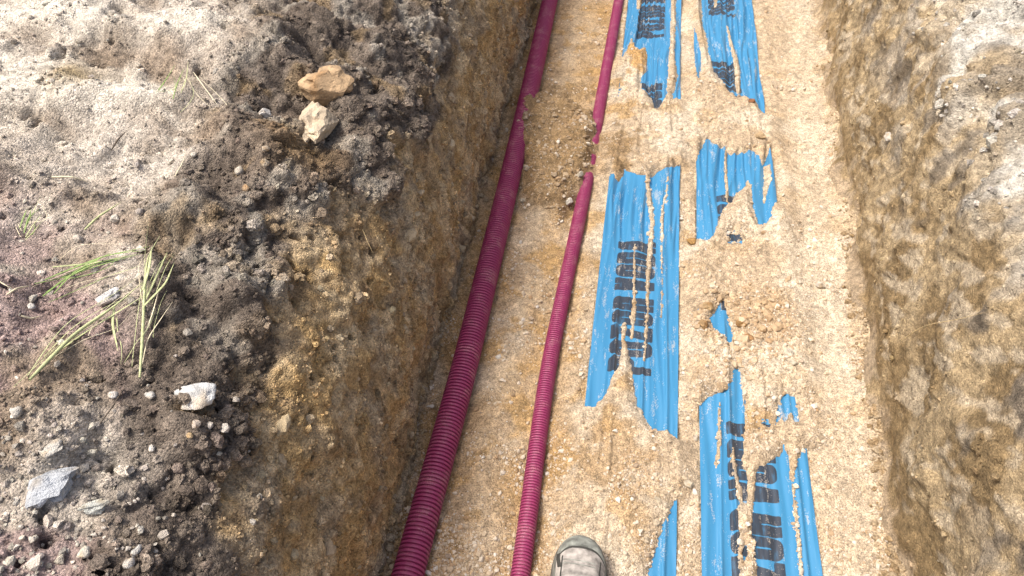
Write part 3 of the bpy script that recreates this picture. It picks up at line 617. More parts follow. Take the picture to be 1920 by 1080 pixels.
rc = mix(rc, rdk, np.clip(0.75 + 0.2 * nearr, 0, 1) * sstep(0.10, 0.36, fbm(RP, 0.12, 3, 134)) * sstep(0.22, 0.42, zr))
rc = mix(rc, rw2, 0.35 * sstep(0.2, 0.08, zr))
rc = mix(rc, np.array([0.41, 0.325, 0.225]), 0.9 * sstep(0.075, 0.02, zr + 0.06 * fbm(RP, 0.06, 3, 148)))
rc = mix(rc, mix(np.array([0.54, 0.52, 0.46]), np.array([0.33, 0.285, 0.215]), sstep(-0.05, 0.3, fbm(RP, 0.15, 4, 135))), rtop * sstep(0.55, 1.15, yr) * (0.35 + 0.65 * sstep(-0.15, 0.1, fbm(RP, 0.2, 2, 137))))
rc = rc * (0.86 + 0.3 * perlin(RP / 0.018, 136) + 0.14 * s2)[:, None]
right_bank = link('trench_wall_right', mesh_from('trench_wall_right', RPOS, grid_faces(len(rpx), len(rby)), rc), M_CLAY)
tag(right_bank, 'tan clay trench wall with pale dry ground above', kind='structure')

# ------------------------------------------------------------------ corrugated conduits
def pipe_material():
    m, n, l, b = new_mat('conduit_plastic')
    tc = n.new('ShaderNodeTexCoord')
    ns = n.new('ShaderNodeTexNoise'); ns.inputs['Scale'].default_value = 28; ns.inputs['Detail'].default_value = 6
    l.new(tc.outputs['Object'], ns.inputs['Vector'])
    n2 = n.new('ShaderNodeTexNoise'); n2.inputs['Scale'].default_value = 400; n2.inputs['Detail'].default_value = 3
    l.new(tc.outputs['Object'], n2.inputs['Vector'])
    ge = n.new('ShaderNodeNewGeometry'); sx = n.new('ShaderNodeSeparateXYZ'); l.new(ge.outputs['Normal'], sx.inputs[0])
    mu = n.new('ShaderNodeMath'); mu.operation = 'MULTIPLY'; l.new(ns.outputs['Fac'], mu.inputs[0]); l.new(n2.outputs['Fac'], mu.inputs[1])
    r = n.new('ShaderNodeMapRange'); r.inputs[1].default_value = 0.27; r.inputs[2].default_value = 0.42; r.inputs[3].default_value = 0.02; r.inputs[4].default_value = 0.55
    l.new(mu.outputs[0], r.inputs[0])
    mx = n.new('ShaderNodeMix'); mx.data_type = 'RGBA'
    mx.inputs[6].default_value = (0.265, 0.028, 0.105, 1); mx.inputs[7].default_value = (0.50, 0.28, 0.28, 1)
    l.new(r.outputs[0], mx.inputs[0]); l.new(mx.outputs[2], b.inputs['Base Color'])
    b.inputs['Roughness'].default_value = 0.5
    return m
M_PIPE = pipe_material()

def sample_path(pts, ys):
    P = np.array(pts); k = np.argsort(P[:, 1]); P = P[k]
    x = np.interp(ys, P[:, 1], P[:, 0])
    w = 61; ker = np.hanning(w); ker /= ker.sum()
    return np.convolve(np.pad(x, w // 2, mode='edge'), ker, 'valid')

def conduit(name, pts, rad, pitch, depth, seg, lift, label):
    ys0 = np.arange(-1.2, 6.5, 0.01)
    xs0 = sample_path(pts, ys0)
    z0 = floor_low(xs0, ys0) + rad + lift
    z0 = np.convolve(np.pad(z0, 30, mode='edge'), np.ones(61) / 61, 'valid')
    # rings of one rib: valley, flank, crest, flank
    t = np.array([0.0, 0.26, 0.38, 0.62, 0.88]) * pitch
    rr = np.array([rad - depth, rad - depth, rad - 0.12 * depth, rad, rad - 0.12 * depth])
    n = int(4.9 / pitch)
    ys = (np.arange(n)[:, None] * pitch + t[None, :]).ravel() - 0.6
    rs = np.tile(rr, n)
    cx = np.interp(ys, ys0, xs0); cz = np.interp(ys, ys0, z0)
    dx = np.gradient(cx, ys); a = np.linspace(0, 2 * np.pi, seg, endpoint=False)
    ln = np.hypot(dx, 1)
    V = np.stack([cx[:, None] + (rs[:, None] * np.cos(a)) * (1 / ln)[:, None], ys[:, None] - rs[:, None] * np.cos(a) * (dx / ln)[:, None], cz[:, None] + rs[:, None] * np.sin(a)], -1)
    m = len(ys); idx = np.arange(m * seg).reshape(m, seg); nx = np.roll(idx, -1, 1)
    Fq = np.stack([idx[:-1], nx[:-1], nx[1:], idx[1:]], -1).reshape(-1, 4)
    me = mesh_from(name, V.reshape(-1, 3), Fq)
    ev = np.empty(len(me.edges) * 2, np.int32); me.edges.foreach_get('vertices', ev); ev = ev.reshape(-1, 2)
    sh = me.attributes.new('sharp_edge', 'BOOLEAN', 'EDGE'); sh.data.foreach_set('value', (ev[:, 0] // seg) == (ev[:, 1] // seg))
    o = link(name, me, M_PIPE)
    tag(o, label, 'conduit')
    return o

BIG = [(-0.300, -1.0), (-0.292, 0.536), (-0.281, 1.033), (-0.285, 1.712), (-0.286, 1.782), (-0.292, 2.30), (-0.303, 2.94), (-0.32, 6.0)]
SMALL = [(-0.060, -1.0), (-0.073, 0.575), (-0.083, 1.073), (-0.059, 1.618), (-0.048, 1.879), (-0.041, 2.266), (-0.022, 3.008), (0.02, 6.0)]
conduit('corrugated_conduit', BIG, 0.0325, 0.0092, 0.0055, 24, -0.002, 'thick magenta corrugated conduit lying along the foot of the left trench wall')
conduit('corrugated_conduit', SMALL, 0.0205, 0.0068, 0.004, 18, -0.003, 'thin magenta corrugated conduit on the sand beside the blue film')

# ------------------------------------------------------------------ warning film with its lettering
LW, LH, GAP, SPACE = 0.0475, 0.106, 0.0035, 0.0185

def rbox(x, y, x0, y0, x1, y1, r):
    """signed distance, positive inside a rounded rectangle"""
    qx = np.abs(x - (x0 + x1) / 2) - (x1 - x0) / 2 + r; qy = np.abs(y - (y0 + y1) / 2) - (y1 - y0) / 2 + r
    return -(np.hypot(np.maximum(qx, 0), np.maximum(qy, 0)) + np.minimum(np.maximum(qx, qy), 0) - r)

def bar(x, y, ax, ay, bx, by, w):
    ex, ey = bx - ax, by - ay; L = math.hypot(ex, ey)
    return w - np.abs((x - ax) * ey - (y - ay) * ex) / L

def letter(ch, x, y):
    W, Hh, s = LW, LH, 0.0218
    full = rbox(x, y, 0, 0, W, Hh, 0.0)
    if ch == 'O':
        return np.minimum(rbox(x, y, 0, 0, W, Hh, 0.017), -rbox(x, y, s, 0.024, W - s, Hh - 0.024, 0.0015))
    if ch == 'D':
        o = np.maximum(rbox(x, y, 0, 0, W, Hh, 0.017), rbox(x, y, 0, 0, W * 0.5, Hh, 0.001))
        return np.minimum(o, -rbox(x, y, s, 0.024, W - s, Hh - 0.024, 0.0015))
    if ch in 'PR':
        bowl = np.maximum(rbox(x, y, 0, 0.042, W, Hh, 0.016), rbox(x, y, 0, 0.042, W * 0.5, Hh, 0.001))
        g = np.minimum(bowl, -rbox(x, y, s, 0.060, W - s, Hh - 0.022, 0.0015))
        g = np.maximum(g, rbox(x, y, 0, 0, s, Hh, 0.001))
        if ch == 'R':
            g = np.maximum(g, rbox(x, y, W - s, 0, W, 0.052, 0.001))
        return g
    if ch == 'Z':
        g = np.maximum(rbox(x, y, 0, 0, W, 0.021, 0), rbox(x, y, 0, Hh - 0.021, W, Hh, 0))
        return np.maximum(g, np.minimum(bar(x, y, 0.012, 0.005, W - 0.012, Hh - 0.005, 0.0125), full))
    if ch == 'V':
        g = np.maximum(bar(x, y, 0.0105, Hh, W / 2 - 0.004, 0, 0.0112), bar(x, y, W - 0.0105, Hh, W / 2 + 0.004, 0, 0.0112))
        return np.minimum(g, full)
    if ch == 'A':
        g = np.maximum(bar(x, y, 0.0105, 0, W / 2 - 0.004, Hh, 0.0112), bar(x, y, W - 0.0105, 0, W / 2 + 0.004, Hh, 0.0112))
        return np.maximum(np.minimum(g, full), rbox(x, y, 0.009, 0.018, W - 0.009, 0.034, 0))
    return np.full(x.shape, -1.0)

def ink(x, y):
    """POZOR VODA; x along the text, y up"""
    out = np.full(x.shape, -0.02); cx = 0.0
    for ch in 'POZOR VODA':
        if ch == ' ':
            cx += SPACE; continue
        s = (x > cx - 0.01) & (x < cx + LW + 0.01)
        if s.any():
            out[s] = np.maximum(out[s], letter(ch, x[s] - cx, y[s]))
        cx += LW + GAP
    return out

def film_material():
    m, n, l, b = new_mat('blue_film')
    at = n.new('ShaderNodeAttribute'); at.attribute_name = 'ink'
    tc = n.new('ShaderNodeTexCoord')
    mp = n.new('ShaderNodeMapping'); mp.inputs['Scale'].default_value = (1.0, 0.22, 1.0); l.new(tc.outputs['Object'], mp.inputs[0])
    d1 = n.new('ShaderNodeTexNoise'); d1.inputs['Scale'].default_value = 60; d1.inputs['Detail'].default_value = 7; d1.inputs['Roughness'].default_value = 0.7
    l.new(mp.outputs[0], d1.inputs['Vector'])
    d2 = n.new('ShaderNodeTexNoise'); d2.inputs['Scale'].default_value = 330; d2.inputs['Detail'].default_value = 3
    l.new(tc.outputs['Object'], d2.inputs['Vector'])
    def mr(s, a, c, lo, hi):
        r = n.new('ShaderNodeMapRange'); r.inputs[1].default_value = a; r.inputs[2].default_value = c; r.inputs[3].default_value = lo; r.inputs[4].default_value = hi
        l.new(s, r.inputs[0]); return r.outputs[0]
    jag = n.new('ShaderNodeMath'); jag.operation = 'MULTIPLY_ADD'; l.new(d2.outputs['Fac'], jag.inputs[0]); jag.inputs[1].default_value = 0.0016; l.new(at.outputs['Fac'], jag.inputs[2])
    f0 = mr(jag.outputs[0], 0.0004, 0.0011, 0.0, 0.95)
    wear = n.new('ShaderNodeMath'); wear.operation = 'MULTIPLY'; l.new(f0, wear.inputs[0]); l.new(mr(d1.outputs['Fac'], 0.30, 0.46, 0.55, 1.0), wear.inputs[1]); f = wear.outputs[0]
    mx = n.new('ShaderNodeMix'); mx.data_type = 'RGBA'
    mx.inputs[6].default_value = (0.024, 0.19, 0.375, 1); mx.inputs[7].default_value = (0.012, 0.016, 0.026, 1)
    l.new(f, mx.inputs[0])
    mul = n.new('ShaderNodeMath'); mul.operation = 'MULTIPLY'; l.new(mr(d1.outputs['Fac'], 0.42, 0.75, 0.15, 1), mul.inputs[0]); l.new(d2.outputs['Fac'], mul.inputs[1])
    dust = mr(mul.outputs[0], 0.28, 0.50, 0.04, 0.75)
    m2 = n.new('ShaderNodeMix'); m2.data_type = 'RGBA'; l.new(dust, m2.inputs[0]); l.new(mx.outputs[2], m2.inputs[6]); m2.inputs[7].default_value = (0.50, 0.44, 0.36, 1)
    l.new(m2.outputs[2], b.inputs['Base Color'])
    l.new(mr(dust, 0, 1, 0.22, 0.8), b.inputs['Roughness'])
    b.inputs['Specular IOR Level'].default_value = 0.5
    bp = n.new('ShaderNodeBump'); bp.inputs['Strength'].default_value = 0.12; bp.inputs['Distance'].default_value = 0.004
    l.new(d1.outputs['Fac'], bp.inputs['Height']); l.new(bp.outputs[0], b.inputs['Normal'])
    return m
M_FILM = film_material()

def film(t, starts, label):
    x0, x1 = TAPES[t]
    us = np.linspace(x0, x1, 80); vs_ = np.arange(0.25, 3.6, 0.004)
    A, B = np.meshgrid(us, vs_, indexing='ij'); xa = A.ravel(); ya = B.ravel()
    za = tape_z(t, xa, ya)
    w = x1 - x0
    bot = x0 + 0.70 * w
    i = np.full(xa.shape, -0.02)
    for s in starts:
        i = np.maximum(i, ink(ya - s, bot - xa))
    # a little edge waviness, so that the border is not ruled
    e = 0.0014 * perlin(np.stack([xa * 0 + (4 if t == 'L' else 8), ya / 0.12, xa * 0], 1), 3)
    V = np.stack([xa + e, ya, za], 1)
    o = link('warning_film', mesh_from('warning_film', V, grid_faces(len(us), len(vs_)), None, True, {'ink': i}), M_FILM)
    tag(o, label, 'warning film')
    return o
film('L', [0.28, 1.10, 1.91, 2.72], 'blue warning film nearer the magenta conduits, half buried, reading POZOR VODA')
film('R', [0.533, 1.343, 2.11, 2.93], 'blue warning film nearer the right trench wall, torn into islands by spilled sand')

# ------------------------------------------------------------------ lookups
_lwin = (lpx > -1.5)
def left_z(x, y):
    """height of the left bank at a spot"""
    j = int(np.clip(np.searchsorted(lby, y), 0, len(lby) - 1))
    col = LGRID[_lwin, j]
    k = np.abs(col[:, 0] - x) < 0.006
    return float(col[k, 2].max()) if k.any() else 0.69

# ------------------------------------------------------------------ loose grains, crumbs and clods
def ico(sub):
    import bmesh
    bm = bmesh.new(); bmesh.ops.create_icosphere(bm, subdivisions=sub, radius=1.0)
    V = np.array([v.co[:] for v in bm.verts]); T = np.array([[v.index for v in f.verts] for f in bm.faces]); bm.free()
    return V, T
ICO = {k: ico(k) for k in (1, 2, 3, 4)}

def rand_rot(n):
    q = rng.normal(size=(n, 4)); q /= np.linalg.norm(q, axis=1)[:, None]
    w, x, y, z = q.T
    return np.stack([np.stack([1 - 2 * (y * y + z * z), 2 * (x * y - z * w), 2 * (x * z + y * w)], 1),
                     np.stack([2 * (x * y + z * w), 1 - 2 * (x * x + z * z), 2 * (y * z - x * w)], 1),
                     np.stack([2 * (x * z - y * w), 2 * (y * z + x * w), 1 - 2 * (x * x + y * y)], 1)], 1)

def scatter(name, pos, rad, col, mat, sub=1, jitter=0.22, smooth=False):
    n = len(pos); V, T = ICO[sub]; k = len(V)
    sc = rad[:, None] * rng.uniform(0.65, 1.15, (n, 3))
    W = V[None] * (1 + rng.normal(0, jitter, (n, k, 1)).clip(-0.5, 0.5)) * sc[:, None, :]
    W = np.einsum('nij,nkj->nki', rand_rot(n), W)
    W[:, :, 2] *= 0.8
    W = W + pos[:, None, :]
    Fq = (T[None] + (np.arange(n) * k)[:, None, None]).reshape(-1, 3)
    return link(name, mesh_from(name, W.reshape(-1, 3), Fq, np.repeat(col, k, 0), smooth), mat)

# sand and gravel on the trench floor
n = 75000
yy = 1 / rng.uniform(1 / 3.2, 1 / 0.5, n); lo = np.interp(yy, LEFT_BASE_Y, LEFT_BASE_X); hi = np.interp(yy, RIGHT_BASE_Y, RIGHT_BASE_X)
xx = lo + (hi - lo) * rng.uniform(0, 1, n)
PP = xyz(xx, yy)
gzz = np.maximum(0, 1 - np.hypot((xx - 0.40) / 0.17, (yy - 1.29) / 0.21)); onm = sstep(0, 0.03, sd_poly(xx, yy, MOUND))
dens = 0.12 + 0.60 * sstep(-0.1, 0.3, fbm(PP, 0.16, 3, 63)) + 1.0 * gzz + 0.6 * onm
for t, (x0, x1) in TAPES.items():
    ins = (xx > x0) & (xx < x1)
    mm = np.where(ins, show_mask(t, xx, yy), -1)
    dens = np.where(mm > 0.004, 0.012, np.where((mm > -0.012) & ins, dens * 1.5, dens))
bx = np.interp(yy, [p[1] for p in BIG], [p[0] for p in BIG]); sx_ = np.interp(yy, [p[1] for p in SMALL], [p[0] for p in SMALL])
zz = floor_z(xx, yy)
hid = ((np.abs(xx - bx) < 0.033) & (zz < 0.05)) | ((np.abs(xx - sx_) < 0.021) & (zz < 0.035))
keep = (rng.uniform(0, 1, n) < dens) & ~hid
xx, yy, zz, gzz, onm = xx[keep], yy[keep], zz[keep], gzz[keep], onm[keep]
rr = np.clip(0.0015 * rng.uniform(0.008, 1, len(xx)) ** (-1 / 2.25), 0, 0.0085) * 0.9 * (1 + 0.5 * gzz + 0.35 * onm) * (0.8 + 0.12 * yy)
base = sand_colour(xx, yy, xyz(xx, yy))
pal = np.array([[0.60, 0.53, 0.43], [0.50, 0.40, 0.28], [0.38, 0.26, 0.15], [0.64, 0.60, 0.53], [0.30, 0.24, 0.18], [0.45, 0.32, 0.19]])
pc = pal[rng.choice(6, len(xx), p=[0.28, 0.3, 0.13, 0.15, 0.06, 0.08])]
bg_ = (gzz > 0.2) & (rng.uniform(0, 1, len(xx)) < 0.4)
pc = np.where(bg_[:, None], pal[5] * 0.9, pc); rr = rr * np.where(bg_, 1.35, 1.0)
gc = mix(base, pc, rng.uniform(0.4, 1.0, len(xx)) * (1 - 0.55 * onm * (rng.uniform(0, 1, len(xx)) < 0.8)))
o = scatter('sand_gravel', np.stack([xx, yy, zz + rr * 0.25], 1), rr, gc, M_GRAIN, 1)
tag(o, 'beige and white gravel grains strewn over the trench sand', 'gravel', kind='stuff')

# crumbs and clods on the left bank
def bank_scatter(name, LPOSx, LNx, colr, weight, n, r0, rmax, sub, sink, mat, label, cat, lighten=(0.75, 1.45)):
    w = weight / weight.sum()
    idx = rng.choice(len(w), n, p=w)
    r = np.clip(r0 * rng.uniform(0.02, 1, n) ** (-1 / 2.3), 0, rmax)
    c = colr[idx] * rng.uniform(*lighten, (n, 1)) * rng.normal(1, 0.012, (n, 3))
    o = scatter(name, LPOSx[idx] + LNx[idx] * (r * sink)[:, None] + rng.normal(0, 0.0015, (n, 3)), r, c, mat, sub, 0.2 if sub == 1 else 0.2)
    tag(o, label, cat, kind='stuff')
fine_l = ((yb > 0.14) & (yb < 3.0) & (xb > -1.35) & (zb > 0.03)).astype(float)
near = 1 / (0.3 + yb.clip(0.1, 3)) ** 1.2
gravel_zone = sstep(0.75, 0.35, yb) * dark
crumby = fine_l * near * (soil * (0.5 + 1.3 * patch) + dusty * dark * (0.28 + 0.9 * crumb) + 0.5 * wall * patch)
bank_scatter('soil_crumbs', LPOS, LN, lc, crumby, 20000, 0.0016, 0.007, 1, 0.2, M_SOIL, 'grey brown soil crumbs strewn over the ground left of the trench', 'soil', (0.7, 1.35))
bank_scatter('soil_clods', LPOS, LN, lc, fine_l * near * (soil * (0.2 + 1.2 * sstep(0.05, 0.3, fbm(LP, 0.14, 2, 93)))), 1000, 0.0042, 0.012, 2, 0.05, M_SOIL, 'lumpy dark clods along the broken edge above the left wall', 'soil', (0.8, 1.5))
wgt = fine_l * (gravel_zone * (0.3 + 2.2 * sstep(-0.15, -0.25, xb) * sstep(0.45, 0.3, yb)) + 0.10 * dusty * dark * near)
idxw = np.where(wgt > 0, 1, 0)
pale = np.broadcast_to(np.array([0.42, 0.385, 0.33]), lc.shape)
bank_scatter('pale_gravel', LPOS, LN, pale, wgt, 3000, 0.0026, 0.0085, 1, 0.3, M_STONE, 'pale rounded gravel in the dark soil at the lower left', 'gravel', (0.6, 1.3))
wall_w = fine_l * wall * (zb > 0.02) * (0.25 + sstep(-0.1, 0.3, fbm(LP, 0.09, 2, 99)))
bank_scatter('subsoil_crumbs', LPOS, LN, lc, wall_w, 7000, 0.0015, 0.009, 1, 0.15, M_SOIL, 'ochre crumbs and small stones stuck in the left trench wall', 'soil', (0.65, 1.6))
fine_r = ((yr > 0.3) & (yr < 3.1) & (xr < 0.7) & (zr > 0.02)).astype(float)
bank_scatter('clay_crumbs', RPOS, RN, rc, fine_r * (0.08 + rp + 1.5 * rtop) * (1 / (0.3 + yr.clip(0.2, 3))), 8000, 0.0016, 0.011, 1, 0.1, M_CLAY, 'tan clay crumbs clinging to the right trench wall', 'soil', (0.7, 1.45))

wall_stone = np.broadcast_to(np.array([0.40, 0.32, 0.21]), lc.shape)
bank_scatter('wall_stones', LPOS, LN, wall_stone, fine_l * wall * (zb > 0.05), 170, 0.0048, 0.015, 2, 0.0, M_STONE, 'tan and grey stones embedded in the left trench wall', 'gravel', (0.55, 1.25))
rubble = np.broadcast_to(np.array([0.47, 0.44, 0.385]), rc.shape)
bank_scatter('pale_rubble', RPOS, RN, rubble, fine_r * rtop * sstep(0.7, 1.2, yr) * (0.1 + rp), 1500, 0.0036, 0.018, 1, 0.1, M_CLAY, 'coarse grey white rubble on the bank at the upper right', 'gravel', (0.6, 1.25))

# soil that has crumbled off the walls and lies along their feet
nf = 2600
yf = 1 / rng.uniform(1 / 3.1, 1 / 0.5, nf); right_side = rng.uniform(0, 1, nf) < 0.62
xf = np.where(right_side, np.interp(yf, RIGHT_BASE_Y, RIGHT_BASE_X) + 0.006 - np.abs(rng.normal(0, 0.016, nf)), np.interp(yf, LEFT_BASE_Y, LEFT_BASE_X) - 0.004 + np.abs(rng.normal(0, 0.012, nf)))
rf = np.clip(0.002 * rng.uniform(0.01, 1, nf) ** (-1 / 2.1), 0, 0.011)
cf = mix(np.array([0.30, 0.21, 0.11]), np.array([0.46, 0.37, 0.25]), rng.uniform(0, 1, nf))
o = scatter('fallen_crumbs', np.stack([xf, yf, floor_z(xf, yf) + rf * 0.3], 1), rf, cf, M_CLAY, 1)
tag(o, 'brown crumbs fallen along the feet of both trench walls', 'soil', kind='stuff')

# ------------------------------------------------------------------ stones one can point at
def stone(name, x, y, z, w, d, th, ang, colr, turn, label):
    sub = 4 if max(w, d) > 0.05 else 3 if max(w, d) > 0.02 else 2
    V, T = ICO[sub]
    seed = int(abs(x * 7919 + y * 104729) * 10) % 9973
    r = np.random.default_rng(seed)
    V = V * (1 + 0.55 * perlin(V * 1.2 + seed % 97, 5) + (0.15 + 0.2 * ang) * perlin(V * 2.7 + seed % 89, 6))[:, None]
    for _ in range(int(4 + 8 * ang)):
        nrm = r.normal(size=3); nrm /= np.linalg.norm(nrm)
        lim = r.uniform(0.62, 0.95) if ang > 0.25 else r.uniform(0.85, 1.0)
        dd = V @ nrm
        V = V - np.outer(np.maximum(dd - lim, 0) * 0.95, nrm)
    V = V * (1 + (0.03 + 0.05 * ang) * perlin(V * 5 + seed % 83, 7) + 0.02 * ang * perlin(V * 12 + seed % 71, 7))[:, None]
    V = V / np.abs(V).max(0)
    V = V * np.array([w / 2, d / 2, th * (w + d) / 4])
    a = math.radians(turn); R = np.array([[math.cos(a), -math.sin(a), 0], [math.sin(a), math.cos(a), 0], [0, 0, 1]])
    V = V @ R.T
    var = 0.88 + 0.35 * fbm(V + seed % 61, max(w, d) * 0.4, 3, 8)
    tint = mix(np.array(colr), np.array(colr) * [0.8, 0.66, 0.5], 0.8 * sstep(0.1, 0.5, fbm(V + seed % 53, max(w, d) * 0.6, 2, 9)))
    o = link(name, mesh_from(name, V, T, 0.74 * tint * var[:, None], ang < 0.4), M_STONE)
    h = th * (w + d) / 4
    if x < -0.4:
        zz = left_z(x, y)
    elif z > 0.2:
        zz = z
    else:
        zz = max(float(floor_z(np.array([x]), np.array([y]))[0]), z - 0.012)
    o.location = (x, y, zz + h * 0.30)
    tag(o, label, name)
    return o
for s in STONES:
    stone(*s)

# ------------------------------------------------------------------ grass, straw, roots
def plain(name, c, rough=0.6, spec=0.3, noise=0.25, scale=120, bump=0.0):
    m, n, l, b = new_mat(name)
    tc = n.new('ShaderNodeTexCoord'); t = n.new('ShaderNodeTexNoise'); t.inputs['Scale'].default_value = scale; t.inputs['Detail'].default_value = 5
    l.new(tc.outputs['Object'], t.inputs['Vector'])
    r = n.new('ShaderNodeMapRange'); r.inputs[1].default_value = 0.3; r.inputs[2].default_value = 0.7; r.inputs[3].default_value = 1 - noise; r.inputs[4].default_value = 1 + noise
    l.new(t.outputs['Fac'], r.inputs[0])
    v = n.new('ShaderNodeVectorMath'); v.operation = 'SCALE'; v.inputs[0].default_value = c; l.new(r.outputs[0], v.inputs['Scale'])
    l.new(v.outputs[0], b.inputs['Base Color']); b.inputs['Roughness'].default_value = rough; b.inputs['Specular IOR Level'].default_value = spec
    if bump:
        bp = n.new('ShaderNodeBump'); bp.inputs['Strength'].default_value = bump; bp.inputs['Distance'].default_value = 0.002
        l.new(t.outputs['Fac'], bp.inputs['Height']); l.new(bp.outputs[0], b.inputs['Normal'])
    return m
M_STRAW = plain('dry_straw', (0.43, 0.46, 0.24)); M_GREEN = plain('green_blade', (0.20, 0.29, 0.09)); M_PALE = plain('pale_straw', (0.60, 0.54, 0.38))
M_TWIG = plain('dark_twig', (0.09, 0.07, 0.05)); M_ROOT = plain('root', (0.50, 0.38, 0.20))

def smooth_path(pts, n):
    P = np.array(pts, float); s = np.concatenate([[0], np.cumsum(np.linalg.norm(np.diff(P, axis=0), axis=1))]); t = np.linspace(0, s[-1], n)
    Q = np.stack([np.interp(t, s, P[:, k]) for k in range(3)], 1)
    for _ in range(max(2, n // 5)):
        Q[1:-1] = 0.25 * Q[:-2] + 0.5 * Q[1:-1] + 0.25 * Q[2:]
    return Q

def blade(name, key, w, mat, parent, lift=0.006, tip=True, tube=False, ground=True, dx=0.0, dy=0.0, bend=0.0):
    pts = [(p[0] + dx, p[1] + dy, (left_z(p[0] + dx, p[1] + dy) if ground else p[2]) + lift + 0.004 * random.random()) for p in STEMS[key]]
    Q = smooth_path(pts, 18); n = len(Q)
    Q[:, 0] += bend * np.sin(np.linspace(0, 3.0, n)); Q[:, 1] -= 0.6 * bend * np.sin(np.linspace(0, 2.2, n))
    T = np.gradient(Q, axis=0); T /= np.linalg.norm(T, axis=1)[:, None]
    S = np.cross(T, [0, 0, 1.0]); S /= np.linalg.norm(S, axis=1)[:, None]; U = np.cross(S, T)
    wd = 0.92 * w * (np.interp(np.linspace(0, 1, n), [0, 0.15, 0.6, 1], [0.7, 1, 0.85, 0.12]) if tip else np.interp(np.linspace(0, 1, n), [0, 1], [1, 0.6]))
    k = 6; a = np.linspace(0, 2 * np.pi, k, endpoint=False); fl = 1.0 if tube else 0.28
    V = Q[:, None] + wd[:, None, None] / 2 * (np.cos(a)[None, :, None] * S[:, None] + fl * np.sin(a)[None, :, None] * U[:, None])
    idx = np.arange(n * k).reshape(n, k); nx = np.roll(idx, -1, 1)
    Fq = np.stack([idx[:-1], nx[:-1], nx[1:], idx[1:]], -1).reshape(-1, 4)
    root = parent.location if parent is not None else Vector((0, 0, 0))
    return link(name, mesh_from(name, V.reshape(-1, 3) - np.array(root), Fq), mat, parent)

def plant(name, label, cat, blades, group=None):
    x, y, _ = STEMS[blades[0][0]][0]
    e = link(name, None); e.location = (x, y, left_z(x, y)); tag(e, label, cat, group)
    for key, nm, w, mat, kw in blades:
        blade(nm, key, w, mat, e, **kw)
    if cat == 'grass':                      # finer bent blades tangled among them
        for q in range(6):
            key, nm, w, mat, kw = blades[q % len(blades)]
            kk = dict(kw); kk.update(dx=random.uniform(-0.022, 0.022), dy=random.uniform(-0.022, 0.022), lift=random.uniform(0.002, 0.012), tube=False)
            blade('blade', key, random.uniform(0.0010, 0.0018), random.choice([mat, M_PALE, M_STRAW]), e, bend=random.uniform(-0.035, 0.035), **kk)
    return e
plant('grass_stalk', 'upright dry pale grass stalk with several leaves right of the white oval stone', 'grass',
      [('A0', 'stem', 0.0052, M_STRAW, dict(lift=0.010, tube=True)), ('A1', 'leaf', 0.0048, M_STRAW, dict(lift=0.012)), ('A2', 'leaf', 0.0044, M_STRAW, dict(lift=0.010)),
       ('A3', 'leaf', 0.0050, M_STRAW, dict(lift=0.016)), ('A4', 'leaf', 0.0030, M_PALE, dict(lift=0.006)), ('A5', 'leaf', 0.0022, M_PALE, dict(lift=0.005))])
plant('grass_stalk', 'long dry grass stalk lying slanted across the ground below the white oval stone', 'grass',
      [('B0', 'stem', 0.0058, M_STRAW, dict(lift=0.009, tube=True)), ('B1', 'leaf', 0.0045, M_STRAW, dict(lift=0.008)), ('B2', 'leaf', 0.0046, M_STRAW, dict(lift=0.008)), ('B3', 'leaf', 0.0026, M_PALE, dict(lift=0.006))])
plant('grass_tuft', 'flattened tuft of green grass blades just above the white oval stone', 'grass',
      [('C0', 'blade', 0.0050, M_GREEN, dict(lift=0.008)), ('C1', 'blade', 0.0042, M_GREEN, dict(lift=0.010)), ('C2', 'blade', 0.0045, M_STRAW, dict(lift=0.007)), ('C3', 'blade', 0.0036, M_GREEN, dict(lift=0.007)),
       ('C0', 'blade', 0.0034, M_GREEN, dict(lift=0.010, dx=0.012, dy=0.008)), ('C1', 'blade', 0.0030, M_GREEN, dict(lift=0.006, dx=-0.006, dy=-0.014))])
plant('straw', 'short straw slanting above the green grass tuft', 'straw', [('D0', 'stem', 0.0042, M_STRAW, dict(lift=0.006, tube=True))])
plant('straw', 'short bent straw at the left edge of the photo', 'straw', [('E0', 'stem', 0.0034, M_PALE, dict(lift=0.005, tube=True)), ('E1', 'leaf', 0.0028, M_PALE, dict(lift=0.005))])
plant('straw', 'tiny pale straw below the bent straw at the left edge', 'straw', [('F0', 'stem', 0.0036, M_PALE, dict(lift=0.005, tube=True))])
plant('grass_tuft', 'small green grass tuft near the left edge above the flattened tuft', 'grass',
      [('G0', 'blade', 0.0032, M_GREEN, dict(lift=0.008)), ('G1', 'blade', 0.0036, M_GREEN, dict(lift=0.010)), ('G2', 'blade', 0.0030, M_GREEN, dict(lift=0.007)), ('G0', 'blade', 0.0026, M_STRAW, dict(lift=0.006, dx=0.01, dy=-0.01))])
plant('grass_tuft', 'thin sparse grass tuft on pale soil left of the large tan rock', 'grass',
      [('H0', 'blade', 0.0026, M_PALE, dict(lift=0.012)), ('H1', 'blade', 0.0036, M_GREEN, dict(lift=0.008)), ('H2', 'blade', 0.0026, M_GREEN, dict(lift=0.012)), ('H3', 'blade', 0.0024, M_PALE, dict(lift=0.008)), ('H4', 'blade', 0.0024, M_STRAW, dict(lift=0.014))])
plant('twig', 'dark curved twig on the pale ground in the upper left', 'twig', [('I0', 'stem', 0.0036, M_TWIG, dict(lift=0.004, tube=True))])
plant('straw', 'thin straw on dark soil below the thin sparse grass tuft', 'straw', [('J0', 'stem', 0.0028, M_PALE, dict(lift=0.005, tube=True))])
plant('straw', 'pale straw lying level on the whitish ground at the left', 'straw', [('K0', 'stem', 0.0036, M_PALE, dict(lift=0.005, tube=True))])
